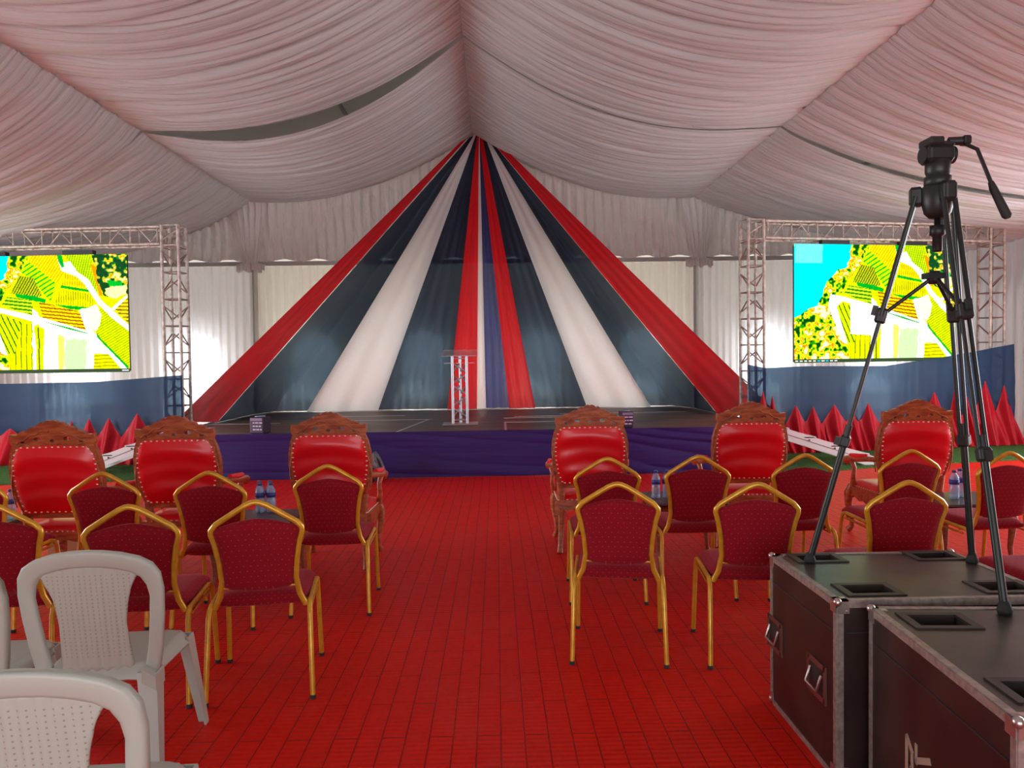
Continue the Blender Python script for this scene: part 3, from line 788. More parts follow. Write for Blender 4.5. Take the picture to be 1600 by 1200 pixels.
    fill(L_, [(715, 600), (740, 605), (810, 740), (860, 800), (905, 870), (1000, 945), (1140, 1090), (1085, 1095), (955, 950), (850, 950), (832, 1120), (790, 1120), (800, 850), (780, 780)], W_)
    fill(L_, [(840, 955), (955, 950), (1060, 1090), (840, 1120)], (.84, .84, .03), (88, .030, (.6, .6, .04), .3))
    fill(L_, [(860, 780), (885, 820), (1120, 1050), (1110, 1065), (860, 815)], G_)
    if glitch:
        fill(R_, [(560, 575), (820, 575), (800, 820), (570, 820)], W_)
        k_ = mask([R_(*p) for p in [(60, 90), (300, 90), (300, 250), (62, 260)]]); im[k_] = im[k_]*.45 + np.array((.75, 1, 1))*.5
    im *= (.86 + .28*(.5*n3 + .5*rng.random(n3.shape)))[..., None]**np.where(im.min(axis=2, keepdims=True) > .5, .3, 1)
    im[V > .972] = (.20, .26, .17)
    for q in range(10):
        c = (0, .75, .9) if q in (5, 7) else (.85, .9, .85)
        im[(V > .978) & (V < .992) & (np.abs(U - .016 - q*.0262) < .0085)] = c
    im[(V > .978) & (V < .992) & (np.abs(U - .975) < .018)] = (.8, .85, .9)
    return np.clip(im, 0, 1)
def screen_mat(name, strength):
    m_ = bpy.data.materials.new(name); m_.use_nodes = True; nt = m_.node_tree; nt.nodes.clear()
    a = nt.nodes.new('ShaderNodeVertexColor'); a.layer_name = 'picture'
    e = nt.nodes.new('ShaderNodeEmission'); e.inputs[1].default_value = strength
    o = nt.nodes.new('ShaderNodeOutputMaterial'); nt.links.new(a.outputs[0], e.inputs[0]); nt.links.new(e.outputs[0], o.inputs[0]); return m_
M['led'] = screen_mat('led_picture', 1.5)
def led_screen(label, origin, ang, x0, z0, z1, glitch):
    W, Hh = 300, 200; w = 3.0; h = z1 - z0
    e = empty('led_screen', origin, ang, label=label, cat='screen', group='large screens hung in the truss gantries')
    g = MB(); g.box((x0 + w/2, .19, (z0 + z1)/2), (w - .03, .06, h - .03)); g.build('cabinet_wall', M['black'], e)
    me = bpy.data.meshes.new('picture')
    xs = np.linspace(x0, x0 + w, W + 1); zs = np.linspace(z1, z0, Hh + 1)
    vs = [(x, .155, z) for z in zs for x in xs]
    fs = [(j*(W + 1) + i, (j + 1)*(W + 1) + i, (j + 1)*(W + 1) + i + 1, j*(W + 1) + i + 1) for j in range(Hh) for i in range(W)]
    me.from_pydata(vs, [], fs)
    im = picture(glitch); cc = np.ones((Hh*W, 4), np.float32); cc[:, :3] = im.reshape(-1, 3)**2.0
    at = me.attributes.new('picture', 'FLOAT_COLOR', 'CORNER'); at.data.foreach_set('color', np.repeat(cc, 4, axis=0).ravel())
    me.materials.append(M['led']); me.update()
    o = bpy.data.objects.new('picture', me); col.objects.link(o); o.parent = e; o['label'] = 'lit picture of vineyards beside a blue lake'
    for bx in ((.5, 1.0), (1.95, 2.45)):
        g = MB(); g.box((x0 + (bx[0] + bx[1])/2, .19, z1 + .035), (bx[1] - bx[0], .10, .07)); g.build('hanging_bracket', M['black'], e)
    return e
led_screen('lit screen left of the stage with its left part outside the view', (-4.95, 12.15, 0), R(-4), -3.94, 1.44, 3.33, False)
led_screen('lit screen right of the stage with a white blank block in the picture', (4.05, 12.15, 0), R(9), .90, 1.43, 3.385, True)

# blue cloths hung in front of the gantries
def blue_cloth(label, pts_top, y_front, seed, z0=.02):
    g = MB(); P = [Vector(p) for p in pts_top]
    cum = [0]
    for i in range(len(P) - 1): cum.append(cum[-1] + (P[i + 1] - P[i]).length)
    def tp(u):
        d = u*cum[-1]
        for i in range(len(P) - 1):
            if d <= cum[i + 1] + 1e-9: return P[i].lerp(P[i + 1], (d - cum[i])/(cum[i + 1] - cum[i]))
        return P[-1]
    def f(u, v):
        p = tp(u); x = p.x
        y = p.y + .02*math.sin(x*9 + seed) + .03*math.sin(x*2.3 + v*3 + seed) + .012*math.sin(p.z*4 + v*26)*max(0, .5 - abs(v - .5))
        return (x, y, lerp(z0, p.z, v))
    g.grid(f, 150, 30)
    return tag(g.build('screen_skirt', M['screen_blue']), label, 'cloth', 'sheer blue cloths hung below the screens')
blue_cloth('sheer blue cloth stretched under the left screen', [(-9.4, 12.35, 1.32), (-7.7, 12.22, 1.28), (-6.3, 12.12, 1.29), (-4.90, 12.02, 1.38)], 0, 1)
blue_cloth('sheer blue cloth stretched under the right screen', [(4.02, 12.02, 1.42), (4.30, 12.04, 1.36), (5.0, 12.15, 1.38), (6.4, 12.38, 1.36), (7.45, 12.55, 1.49), (8.8, 12.76, 1.70)], 0, 2)

# red cloth pinned up in peaks along the foot of the blue cloths
def red_swag(label, xa, xb, yf, peaks, base, seed, zb=.03):
    """peaks: (x, z, halfwidth)"""
    g = MB(); n = int((xb - xa)*60)
    rnd = random.Random(seed)
    def top(x):
        z = base + .05*math.sin(x*3 + seed)
        for (px, pz, hw) in peaks:
            d = abs(x - px)/hw
            if d < 1:
                q = base + (pz - base)*(1 - d)**1.15
                z = max(z, q)
        return z
    def f(u, v):
        x = lerp(xa, xb, u); zt = top(x); z = lerp(zb, zt, v)
        near = min(peaks, key=lambda p: abs(x - p[0])); dx = x - near[0]
        fold = .05*math.sin(dx/(near[2]*1.1)*(9 + 3*(1 - v)) + seed)*(1 - v)**.6
        y = yf(x) - .05 - .30*(1 - v)**1.3 - fold
        return (x + dx*.15*(1 - v)*math.sin(v*3), y, z + .02*math.sin(x*21)*(1 - v)*(v > .02))
    g.grid(f, n, 26)
    return tag(g.build('red_peaked_cloth', M['red_cloth']), label, 'cloth', 'red cloths pinned in peaks below the screens')
yl = lambda x: 12.02 + (-4.9 - x)*.07
yr = lambda x: 12.02 + (x - 4.02)*.155
red_swag('red cloth pinned in peaks below the left screen', -9.4, -5.02, yl,
         [(-8.9, .80, .35), (-8.25, .75, .3), (-7.68, .58, .36), (-7.25, .48, .2), (-6.68, .70, .14), (-6.40, .73, .20), (-6.08, .73, .26), (-5.62, .80, .34), (-5.24, .70, .2)], .34, 1)
red_swag('red cloth pinned in peaks below the right screen', 4.06, 8.8, yr,
         [(4.24, 1.02, .17), (4.40, .95, .13), (4.80, .76, .25), (5.10, .74, .20), (5.47, .76, .30), (5.80, .62, .22), (6.07, .76, .26), (6.55, .6, .2), (7.27, .93, .30), (7.66, 1.02, .16), (7.88, .84, .14), (8.22, 1.10, .30), (8.58, 1.02, .24)], .36, 2)

# turf beside the stage
g = MB(); g.box((0, 0, 0), (.001, .001, .001)); g = MB()
def turf(pts):
    g = MB(); g.plate([[(x, y) for x, y in pts]], 0, .02, Matrix(((1, 0, 0, 0), (0, 0, 1, 0), (0, 1, 0, 0), (0, 0, 0, 1))) )
    return g
o = turf([(-9.9, 9.75), (-4.75, 10.25), (-4.75, 13.0), (-9.9, 13.2)]).build('artificial_turf', M['turf']); tag(o, 'green artificial turf left of the stage', 'turf', kind='stuff'); o.location.z = .001
o = turf([(3.82, 9.75), (5.3, 10.35), (8.9, 11.05), (8.9, 13.6), (3.82, 13.0)]).build('artificial_turf', M['turf']); tag(o, 'green artificial turf right of the stage', 'turf', kind='stuff'); o.location.z = .001

# ------------------------------------------------------------------ stage steps (white ramps)
def ramp(label, loc, sgn, dx, rise):
    e = empty('stage_steps', loc, 0, label=label, cat='steps', group='white access steps at the stage sides')
    a = math.atan2(rise, dx); L = math.hypot(dx, rise)
    for yy in (0, .62):
        g = MB(); Mr = Matrix.Rotation(sgn*a, 4, 'Y')
        c = (sgn*dx/2, yy, rise/2 + .03)
        g.box(c, (L, .035, .15), Mr)
        o = g.build('stringer', M['ramp'], e)
        g = MB()
        for i in range(4):
            t = .14 + .24*i
            p = Vector((sgn*dx*t, yy - .022, rise*(1 - t) + .05)); g.ball(p, .014, 6)
        g.build('bolts', M['bolt'], o)
        g = MB(); g.box((sgn*dx/2, yy - .019, rise/2 + .03), (L*.98, .004, .008), Mr); g.build('groove', M['bolt'], o)
    n = 4
    for i in range(n):
        t = (i + .55)/n
        g = MB(); g.box((sgn*dx*t, .31, rise*(1 - t) + .088), (.17, .655, .026), None, 0, .006); g.build('tread', M['ramp'], e)
    return e
ramp('white steps sloping down from the right side of the stage', (3.76, 10.45, .02), 1, 1.50, .50)
ramp('white steps sloping down from the left side of the stage', (-4.60, 10.75, .02), -1, 1.35, .50)

# ------------------------------------------------------------------ banquet chair
def banquet_chair():
    e = empty('banquet_chair')
    def lean(z): return -.195 - .085*max(0, (z - .42)/.5)
    pts = [(-.204, .415), (-.184, .47), (-.176, .55), (-.183, .64), (-.200, .73), (-.214, .775), (-.213, .795), (-.190, .822),
           (-.10, .876), (-.05, .905), (-.02, .917), (0, .920)]
    pts = [(x*lerp(1, .935, min(1, max(0, (z - .42)/.12))), z) for x, z in pts]
    full = pts + [(-x, z) for x, z in reversed(pts[:-1])]
    g = MB(); g.tube([(x, lean(z), z) for x, z in full], .0135, 8, flat=1.0, up=(0, 1, 0))
    g.tube([(-.18, lean(.52), .515), (.18, lean(.52), .515)], .008, 6)
    g.build('back_frame', M['gold'], e)
    # padded backrest
    def half(z):
        Z = [.455, .50, .55, .64, .73, .775, .80, .83]; Wd = [.154, .157, .156, .163, .178, .191, .190, .142]
        return float(np.interp(z, Z, Wd))
    g = MB()
    def back_y(u, v, th):
        z = lerp(.485, .852, v); x = (2*u - 1)
        edge = (1 - abs(x)**6)*(1 - abs(2*v - 1)**8)
        return z, x, edge
    def zt(x): return .852 - .055*abs(x)**1.6 - .010*(1 - x*x)**4   # top edge dips in the middle
    def zb_(x): return .505 + .010*x*x - .012*(1 - x*x)
    def P(u, v, side):
        x = 2*u - 1; z = lerp(zb_(x), zt(x), v); w = half(min(z, .80)) if z < .80 else lerp(half(.80), .145, (z - .80)/.055)
        ed = max(0, (1 - abs(x)**5))**.5*max(0, (1 - abs(2*v - 1)**7))**.5
        return (x*w, lean(z) + side*(.006 + .020*ed), z)
    nu, nv = 19, 17
    A = [P(i/(nu - 1), j/(nv - 1), -1) for j in range(nv) for i in range(nu)]; B = [P(i/(nu - 1), j/(nv - 1), 1) for j in range(nv) for i in range(nu)]
    n = nu*nv; fs = []
    for j in range(nv - 1):
        for i in range(nu - 1):
            q = (j*nu + i, j*nu + i + 1, (j + 1)*nu + i + 1, (j + 1)*nu + i); fs += [q, tuple(n + k_ for k_ in reversed(q))]
    for i in range(nu - 1):
        a = (nv - 1)*nu; fs += [(i + 1, i, n + i, n + i + 1), (a + i, a + i + 1, n + a + i + 1, n + a + i)]
    for j in range(nv - 1):
        a = nu - 1; fs += [(j*nu, (j + 1)*nu, n + (j + 1)*nu, n + j*nu), ((j + 1)*nu + a, j*nu + a, n + j*nu + a, n + (j + 1)*nu + a)]
    g.add(A + B, fs, True); g.build('backrest', M['fabric'], e)
    # seat cushion
    g = MB()
    def S(u, v, side):
        x = 2*u - 1; y = 2*v - 1
        sx = math.copysign(abs(x), x)*(.205 + .015*(y + 1)/2); sy = .03 + y*.215
        k_ = (1 - .12*abs(y)**6); r_ = max(0, (1 - abs(x)**6))**.5*max(0, (1 - abs(y)**6))**.5
        return (sx*k_, sy + .01*(1 - x*x)*(y > 0), (.425 if side < 0 else .448) + (side*(.034 if side > 0 else .020)*r_))
    nu = nv = 17
    A = [S(i/(nu - 1), j/(nv - 1), 1) for j in range(nv) for i in range(nu)]; B = [S(i/(nu - 1), j/(nv - 1), -1) for j in range(nv) for i in range(nu)]
    n = nu*nv; fs = []
    for j in range(nv - 1):
        for i in range(nu - 1):
            q = (j*nu + i, j*nu + i + 1, (j + 1)*nu + i + 1, (j + 1)*nu + i); fs += [q, tuple(n + k_ for k_ in reversed(q))]
    for i in range(nu - 1):
        a = (nv - 1)*nu; fs += [(i + 1, i, n + i, n + i + 1), (a + i, a + i + 1, n + a + i + 1, n + a + i)]
    for j in range(nv - 1):
        a = nu - 1; fs += [(j*nu, (j + 1)*nu, n + (j + 1)*nu, n + j*nu), ((j + 1)*nu + a, j*nu + a, n + j*nu + a, n + (j + 1)*nu + a)]
    g.add(A + B, fs, True); g.build('seat', M['fabric'], e)
    for s_ in (-1, 1):
        g = MB(); g.tube([(s_*.236, -.285, .012), (s_*.232, -.265, .15), (s_*.226, -.232, .38), (s_*.224, -.215, .412), (s_*.222, -.18, .428)], .0125, 8, up=(1, 0, 0))
        o = g.build('leg', M['gold'], e)
        g = MB(); g.tube([(s_*.236, -.287, 0), (s_*.236, -.285, .018)], .0145, 8, up=(1, 0, 0)); g.build('rubber_foot', M['rubber'], o)
        g = MB(); g.tube([(s_*.232, .235, .012), (s_*.228, .215, .20), (s_*.224, .190, .40), (s_*.223, .17, .432), (s_*.222, .13, .442)], .0125, 8, up=(1, 0, 0))
        o = g.build('leg', M['gold'], e)
        g = MB(); g.tube([(s_*.232, .236, 0), (s_*.232, .235, .018)], .0145, 8, up=(1, 0, 0)); g.build('rubber_foot', M['rubber'], o)
        g = MB(); g.tube([(s_*.222, -.182, .428), (s_*.222, .0, .437), (s_*.222, .132, .442)], .0125, 8, up=(1, 0, 0))
        g.tube([(s_*.224, -.16, .395), (s_*.224, .0, .402), (s_*.224, .15, .405)], .007, 6)
        g.build('side_rail', M['gold'], e)
    g = MB()
    for y in (-.12, .13): g.tube([(-.222, y, .418), (.222, y, .418)], .009, 6)
    g.build('cross_rails', M['gold'], e)
    return e
bc = banquet_chair()
BG = 'maroon banquet chairs with gold frames facing the stage'
# (x of the back, y of the back, turn) then label
chairs = [
    (.60, 3.78, -9, 'maroon banquet chair at the aisle in the nearer row, right side'),
    (1.28, 3.70, -5, 'maroon banquet chair in the nearer right row, left of the flight case'),
    (2.02, 3.68, 2, 'maroon banquet chair standing behind the flight case, tripod in front'),
    (2.74, 3.46, 0, 'maroon banquet chair seen only by its seat right of the farther case'),
    (.69, 4.74, -3, 'maroon banquet chair directly in front of the throne right of the aisle'),
    (1.27, 4.76, 0, 'maroon banquet chair in the farther right row, right of the two bottles'),
    (1.95, 4.76, 4, 'maroon banquet chair in the farther right row, crossed by the left tripod leg'),
    (2.69, 4.87, 3, 'maroon banquet chair in front of the rightmost throne'),
    (3.22, 4.70, 6, 'maroon banquet chair at the right edge of the view, behind two tripod legs'),
    (-1.10, 3.46, 8, 'maroon banquet chair at the aisle in the nearer row, left side'),
    (-1.64, 3.40, 6, 'maroon banquet chair behind the whole white plastic chair'),
    (-2.31, 3.50, 6, 'maroon banquet chair at the left edge in the nearer row'),
    (-1.03, 4.62, 2, 'maroon banquet chair in front of the throne left of the aisle'),
    (-1.67, 4.42, 0, 'maroon banquet chair in front of the second throne left of the aisle'),
    (-2.30, 4.46, 0, 'maroon banquet chair in front of the leftmost throne'),
    (-3.07, 4.46, 0, 'maroon banquet chair cut by the left edge of the view in the farther row'),
]
for i, (x, y, a, lab) in enumerate(chairs):
    o = bc if i == 0 else copy_tree(bc)
    a = R(a); o.location = (x + .28*math.sin(-a)*1, y + .28*math.cos(a), 0); o.rotation_euler = (0, 0, a)
    tag(o, lab, 'chair', BG)

# ------------------------------------------------------------------ carved throne
def throne():
    e = empty('throne_chair')
    def lean(z): return -.235 - .11*max(0, z - .45)/.7
    # back frame (barrel shaped, carved crest with piercings)
    side = [(.232, .52), (.262, .60), (.292, .70), (.304, .80), (.300, .89), (.283, .97), (.262, 1.02), (.274, 1.045), (.272, 1.098), (.245, 1.094)]
    crest = [(.225, 1.094), (.204, 1.112), (.174, 1.124), (.160, 1.114), (.146, 1.136), (.116, 1.150), (.102, 1.141), (.090, 1.162), (.064, 1.177), (.050, 1.167), (.034, 1.184), (.014, 1.190), (0, 1.184)]
    outer = side + crest; outer = outer + [(-x, z) for x, z in reversed(outer[:-1])]
    inn = [(.212, .565), (.240, .63), (.262, .72), (.268, .80), (.263, .89), (.248, .96), (.216, 1.002), (.10, 1.010), (0, 1.012)]
    inn = inn + [(-x, z) for x, z in reversed(inn[:-1])]
    def blob(cx, cz, rx, rz, n=7, ph=0.0):
        return [(cx + rx*math.cos(2*PI*i/n + ph)*(1 + .25*math.sin(3*i)), cz + rz*math.sin(2*PI*i/n + ph)) for i in range(n)]
    holes = [blob(-.19, 1.048, .018, .012), blob(-.095, 1.066, .024, .014, 7, .6), blob(0, 1.052, .016, .012, 6), blob(.095, 1.066, .024, .014, 7, 1.4), blob(.19, 1.048, .018, .012)]
    g = MB(); g.plate([outer, inn] + holes, -.025, .025, bend=lambda x, z: lean(z) + .0)
    # carved relief on the rear and front of the crest
    for s_ in (-1, 1):
        for sd in (-1, 1):
            y = lambda z: lean(z) + sd*.027
            arc = [(s_*(.23 - .215*t), 1.035 + .085*math.sin(t*1.5) + .006*math.sin(t*18)) for t in np.linspace(0, 1, 14)]
            g.tube([(x, y(z), z) for x, z in arc], .006, 6)
            arc = [(s_*(.225 - .20*t), 1.018 + .018*math.sin(t*9)) for t in np.linspace(0, 1, 16)]
            g.tube([(x, y(z), z) for x, z in arc], .005, 6)
            arc = [(s_*(.285 + .012*math.sin(t*5)), .60 + .36*t) for t in np.linspace(0, 1, 10)]
            g.tube([(x - s_*.012*abs(t_ - .5), y(z), z) for (x, z), t_ in zip(arc, np.linspace(0, 1, 10))], .005, 6)
    g.build('back_frame', M['wood'], e)
    # padding front and rear
    g = MB()
    for sd in (-1, 1):
        def f(u, v):
            z = lerp(.555, 1.022, v)
            Z = [.555, .60, .66, .75, .82, .90, .96, 1.0, 1.022]; Wd = [.222, .240, .260, .274, .279, .275, .260, .236, .224]
            w = float(np.interp(z, Z, Wd)); x = (2*u - 1)
            zz = z - .010*abs(x)**3*(v > .9)
            bul = max(0, 1 - abs(x)**4)**.6*max(0, 1 - abs(2*v - 1)**5)**.6
            wr = .006*math.sin(v*9.5 + 1.1*x) + .005*math.sin(v*21 + 2.5*x*x + (1 if sd > 0 else 3))
            return (x*w, lean(z) + sd*(.027 + (.030 if sd > 0 else .024)*bul + wr*bul), zz)
        g.grid(f, 25, 27)
    for sd in (-1, 1):
        Z = [.555, .60, .66, .75, .82, .90, .96, 1.0]; Wd = [.220, .238, .258, .272, .277, .273, .258, .234]
        for z in np.linspace(.575, .995, 13):
            for s_ in (-1, 1): g.ball((s_*(float(np.interp(z, Z, Wd)) - .008), lean(z) + sd*.034, z), (.0095, .006, .0055), 6, 1)
        for x in np.linspace(-.20, .20, 11):
            g.ball((x, lean(1.01) + sd*.034, 1.010), (.0095, .006, .0055), 6, 1)
            g.ball((x, lean(.565) + sd*.034, .565), (.0095, .006, .0055), 6, 1)
    g.build('back_upholstery', [M['leather'], M['stud']], e)
    # seat apron and cushion
    g = MB()
    ap = [(-.28, .30), (-.20, .335), (-.08, .30), (0, .315), (.08, .30), (.20, .335), (.28, .30), (.28, .42), (-.28, .42)]
    g.plate([ap], .24, .275); g.plate([[(x*.88, max(z, .355 + .02*math.cos(x*18))) for x, z in ap]], -.27, -.235)
    for s_ in (-1, 1):
        Mr = Matrix.Rotation(R(90), 4, 'Z'); Mt = Matrix.Translation((s_*.265, 0, 0)) @ Mr
        g.plate([[(x*.9, z) for x, z in ap]], -.016, .016, Mt)
    g.build('apron', M['wood'], e)
    g = MB()
    def st_(u, v):
        x = 2*u - 1; y = 2*v - 1; b = max(0, 1 - abs(x)**5)**.5*max(0, 1 - abs(y)**5)**.5
        return (x*(.255 + .03*(y + 1)/2), y*.262 + .005, .420 + .062*b)
    g.grid(st_, 19, 19); g.box((0, .005, .415), (.52, .52, .02))
    for t in np.linspace(-1, 1, 15):
        g.ball((t*.25, -.262, .425), (.009, .006, .006), 6, 1); g.ball((t*.28, .272, .425), (.009, .006, .006), 6, 1)
        for s_ in (-1, 1): g.ball((s_*(.26 + .014*(t + 1)), t*.25, .425), (.006, .009, .006), 6, 1)
    g.build('seat', [M['leather'], M['stud']], e)
    # legs
    for s_ in (-1, 1):
        g = MB()
        g.tube([(s_*.238, lean(.56), .57), (s_*.228, -.24, .45), (s_*.226, -.24, .32), (s_*.232, -.232, .18), (s_*.240, -.25, .06), (s_*.245, -.285, .0)],
               [.030, .032, .030, .026, .022, .026], 8, flat=1.0, up=(1, 0, 0)); g.build('leg', M['wood'], e)
        g = MB()
        g.tube([(s_*.262, .235, .42), (s_*.285, .262, .34), (s_*.282, .272, .24), (s_*.262, .248, .12), (s_*.262, .252, .05), (s_*.275, .285, .015)],
               [.034, .040, .032, .022, .020, .030], 8, up=(1, 0, 0)); g.build('leg', M['wood'], e)
        g = MB()
        arm = [(s_*.275, lean(.70) + .02, .70), (s_*.295, -.12, .688), (s_*.312, .04, .665), (s_*.318, .15, .66), (s_*.318, .215, .645), (s_*.316, .235, .615)]
        g.tube(arm, [.020, .024, .026, .030, .034, .024], 8, flat=1.25)
        g.tube([(s_*.312, .155, .65), (s_*.296, .12, .58), (s_*.300, .135, .50), (s_*.285, .17, .42)], [.024, .018, .020, .028], 8, up=(1, 0, 0))
        o = g.build('armrest', M['wood'], e)
        g = MB(); g.tube([(s_*.300, -.10, .712), (s_*.312, .0, .695), (s_*.318, .14, .690)], [.016, .026, .018], 8, flat=1.1); g.build('arm_pad', M['leather'], o)
    return e
th = throne()
TG = 'carved red thrones facing the stage'
thrones = [(-2.97, 5.20, 2, 'leftmost throne, red leather back in carved wood, beside the screen skirt'),
           (-2.29, 5.50, 2, 'second red throne left of the aisle, its right armrest showing'),
           (-1.235, 5.66, 1, 'carved red throne at the aisle on the left side'),
           (.755, 6.02, -4, 'carved red throne at the aisle on the right side'),
           (2.05, 6.12, -2, 'middle red throne of the right group'),
           (3.36, 6.05, -2, 'rightmost throne with creased red leather back, left of the tripod legs')]
for i, (x, y, a, lab) in enumerate(thrones):
    o = th if i == 0 else copy_tree(th)
    o.location = (x, y + .27, 0); o.rotation_euler = (0, 0, R(a)); tag(o, lab, 'throne', TG)

# ------------------------------------------------------------------ coffee tables and bottles
def coffee_table():
    e = empty('coffee_table')
    g = MB(); g.box((0, 0, .467), (.56, .52, .026), None, 0, .012); g.build('tabletop', M['table'], e)
    g = MB()
    ap = [(-.25, .455), (-.25, .40), (-.19, .41), (-.14, .38), (-.06, .345), (0, .34), (.06, .345), (.14, .38), (.19, .41), (.25, .40), (.25, .455)]
    for y in (-.225, .225): g.plate([ap], y - .01, y + .01)
    for x in (-.245, .245): g.plate([[(p*.86, q) for p, q in ap]], -.01, .01, Matrix.Translation((x, 0, 0)) @ Matrix.Rotation(R(90), 4, 'Z'))
    g.build('apron', M['table_edge'], e)
    for sx in (-1, 1):
        for sy in (-1, 1):
            g = MB(); g.tube([(sx*.235, sy*.215, .45), (sx*.25, sy*.23, .36), (sx*.235, sy*.215, .16), (sx*.245, sy*.225, .04), (sx*.26, sy*.24, .0)], [.026, .03, .018, .015, .022], 8, up=(1, 0, 0))
            g.build('leg', M['table_edge'], e)
    return e
tb_ = coffee_table()
TL = [(-1.67, 5.33, 'dark coffee table with four water bottles between two left thrones'),
      (1.42, 5.78, 'dark coffee table with two water bottles, right of the aisle'),
      (3.42, 5.54, 'dark coffee table partly behind a tripod leg at the right'),
      (-3.64, 5.30, 'coffee table at the left edge of the view beside the leftmost throne')]
for i, (x, y, lab) in enumerate(TL):
    o = tb_ if i == 0 else copy_tree(tb_)
    o.location = (x, y, 0); tag(o, lab, 'table', 'coffee tables between the thrones')
def bottle():
    e = empty('water_bottle')
    prof = [(.026, 0), (.033, .006), (.0335, .03), (.031, .036), (.0335, .044), (.0335, .10), (.031, .105), (.0335, .112), (.0335, .145), (.030, .165), (.017, .186), (.0135, .192), (.0135, .200)]
    g = MB(); g.lathe(prof, 14); g.build('body', M['bottle'], e)
    g = MB(); g.lathe([(.0155, .196), (.0155, .212), (.014, .214)], 12); g.build('cap', M['cap'], e)
    g = MB(); g.lathe([(.0345, .112), (.0345, .146)], 14); g.build('label_band', M['label'], e, label='blue paper band')
    return e
bt = bottle()
BL = [(-1.725, 5.54, 'water bottle on the left table, rear left of four'), (-1.655, 5.55, 'water bottle on the left table, rear right of four'),
      (-1.70, 5.46, 'water bottle on the left table, front left of four'), (-1.625, 5.47, 'water bottle on the left table, front right of four'),
      (1.205, 5.74, 'water bottle on the right table, left of a pair'), (1.290, 5.75, 'water bottle on the right table, half behind a gold chair frame'),
      (3.355, 5.50, 'water bottle left of its neighbour near the tripod leg on the right'), (3.44, 5.57, 'water bottle right of and behind another beside the tripod leg'),
      (-3.41, 5.38, 'water bottle at the left edge of the view, beside the leftmost throne')]
for i, (x, y, lab) in enumerate(BL):
    o = bt if i == 0 else copy_tree(bt)
    o.location = (x, y, .480); o.rotation_euler = (0, 0, i*.7); tag(o, lab, 'bottle', 'clear water bottles on the coffee tables')
# small carton on the floor
e = empty('cardboard_box', (-3.40, 6.10, 0), R(8), label='small tan carton on the floor seen between the left thrones and chairs', cat='box')
g = MB(); g.box((0, 0, .11), (.26, .22, .22)); g.build('carton_body', M['box'], e)
g = MB(); g.box((0, -.001, .2215), (.26, .05, .002)); g.build('tape', M['ramp'], e)

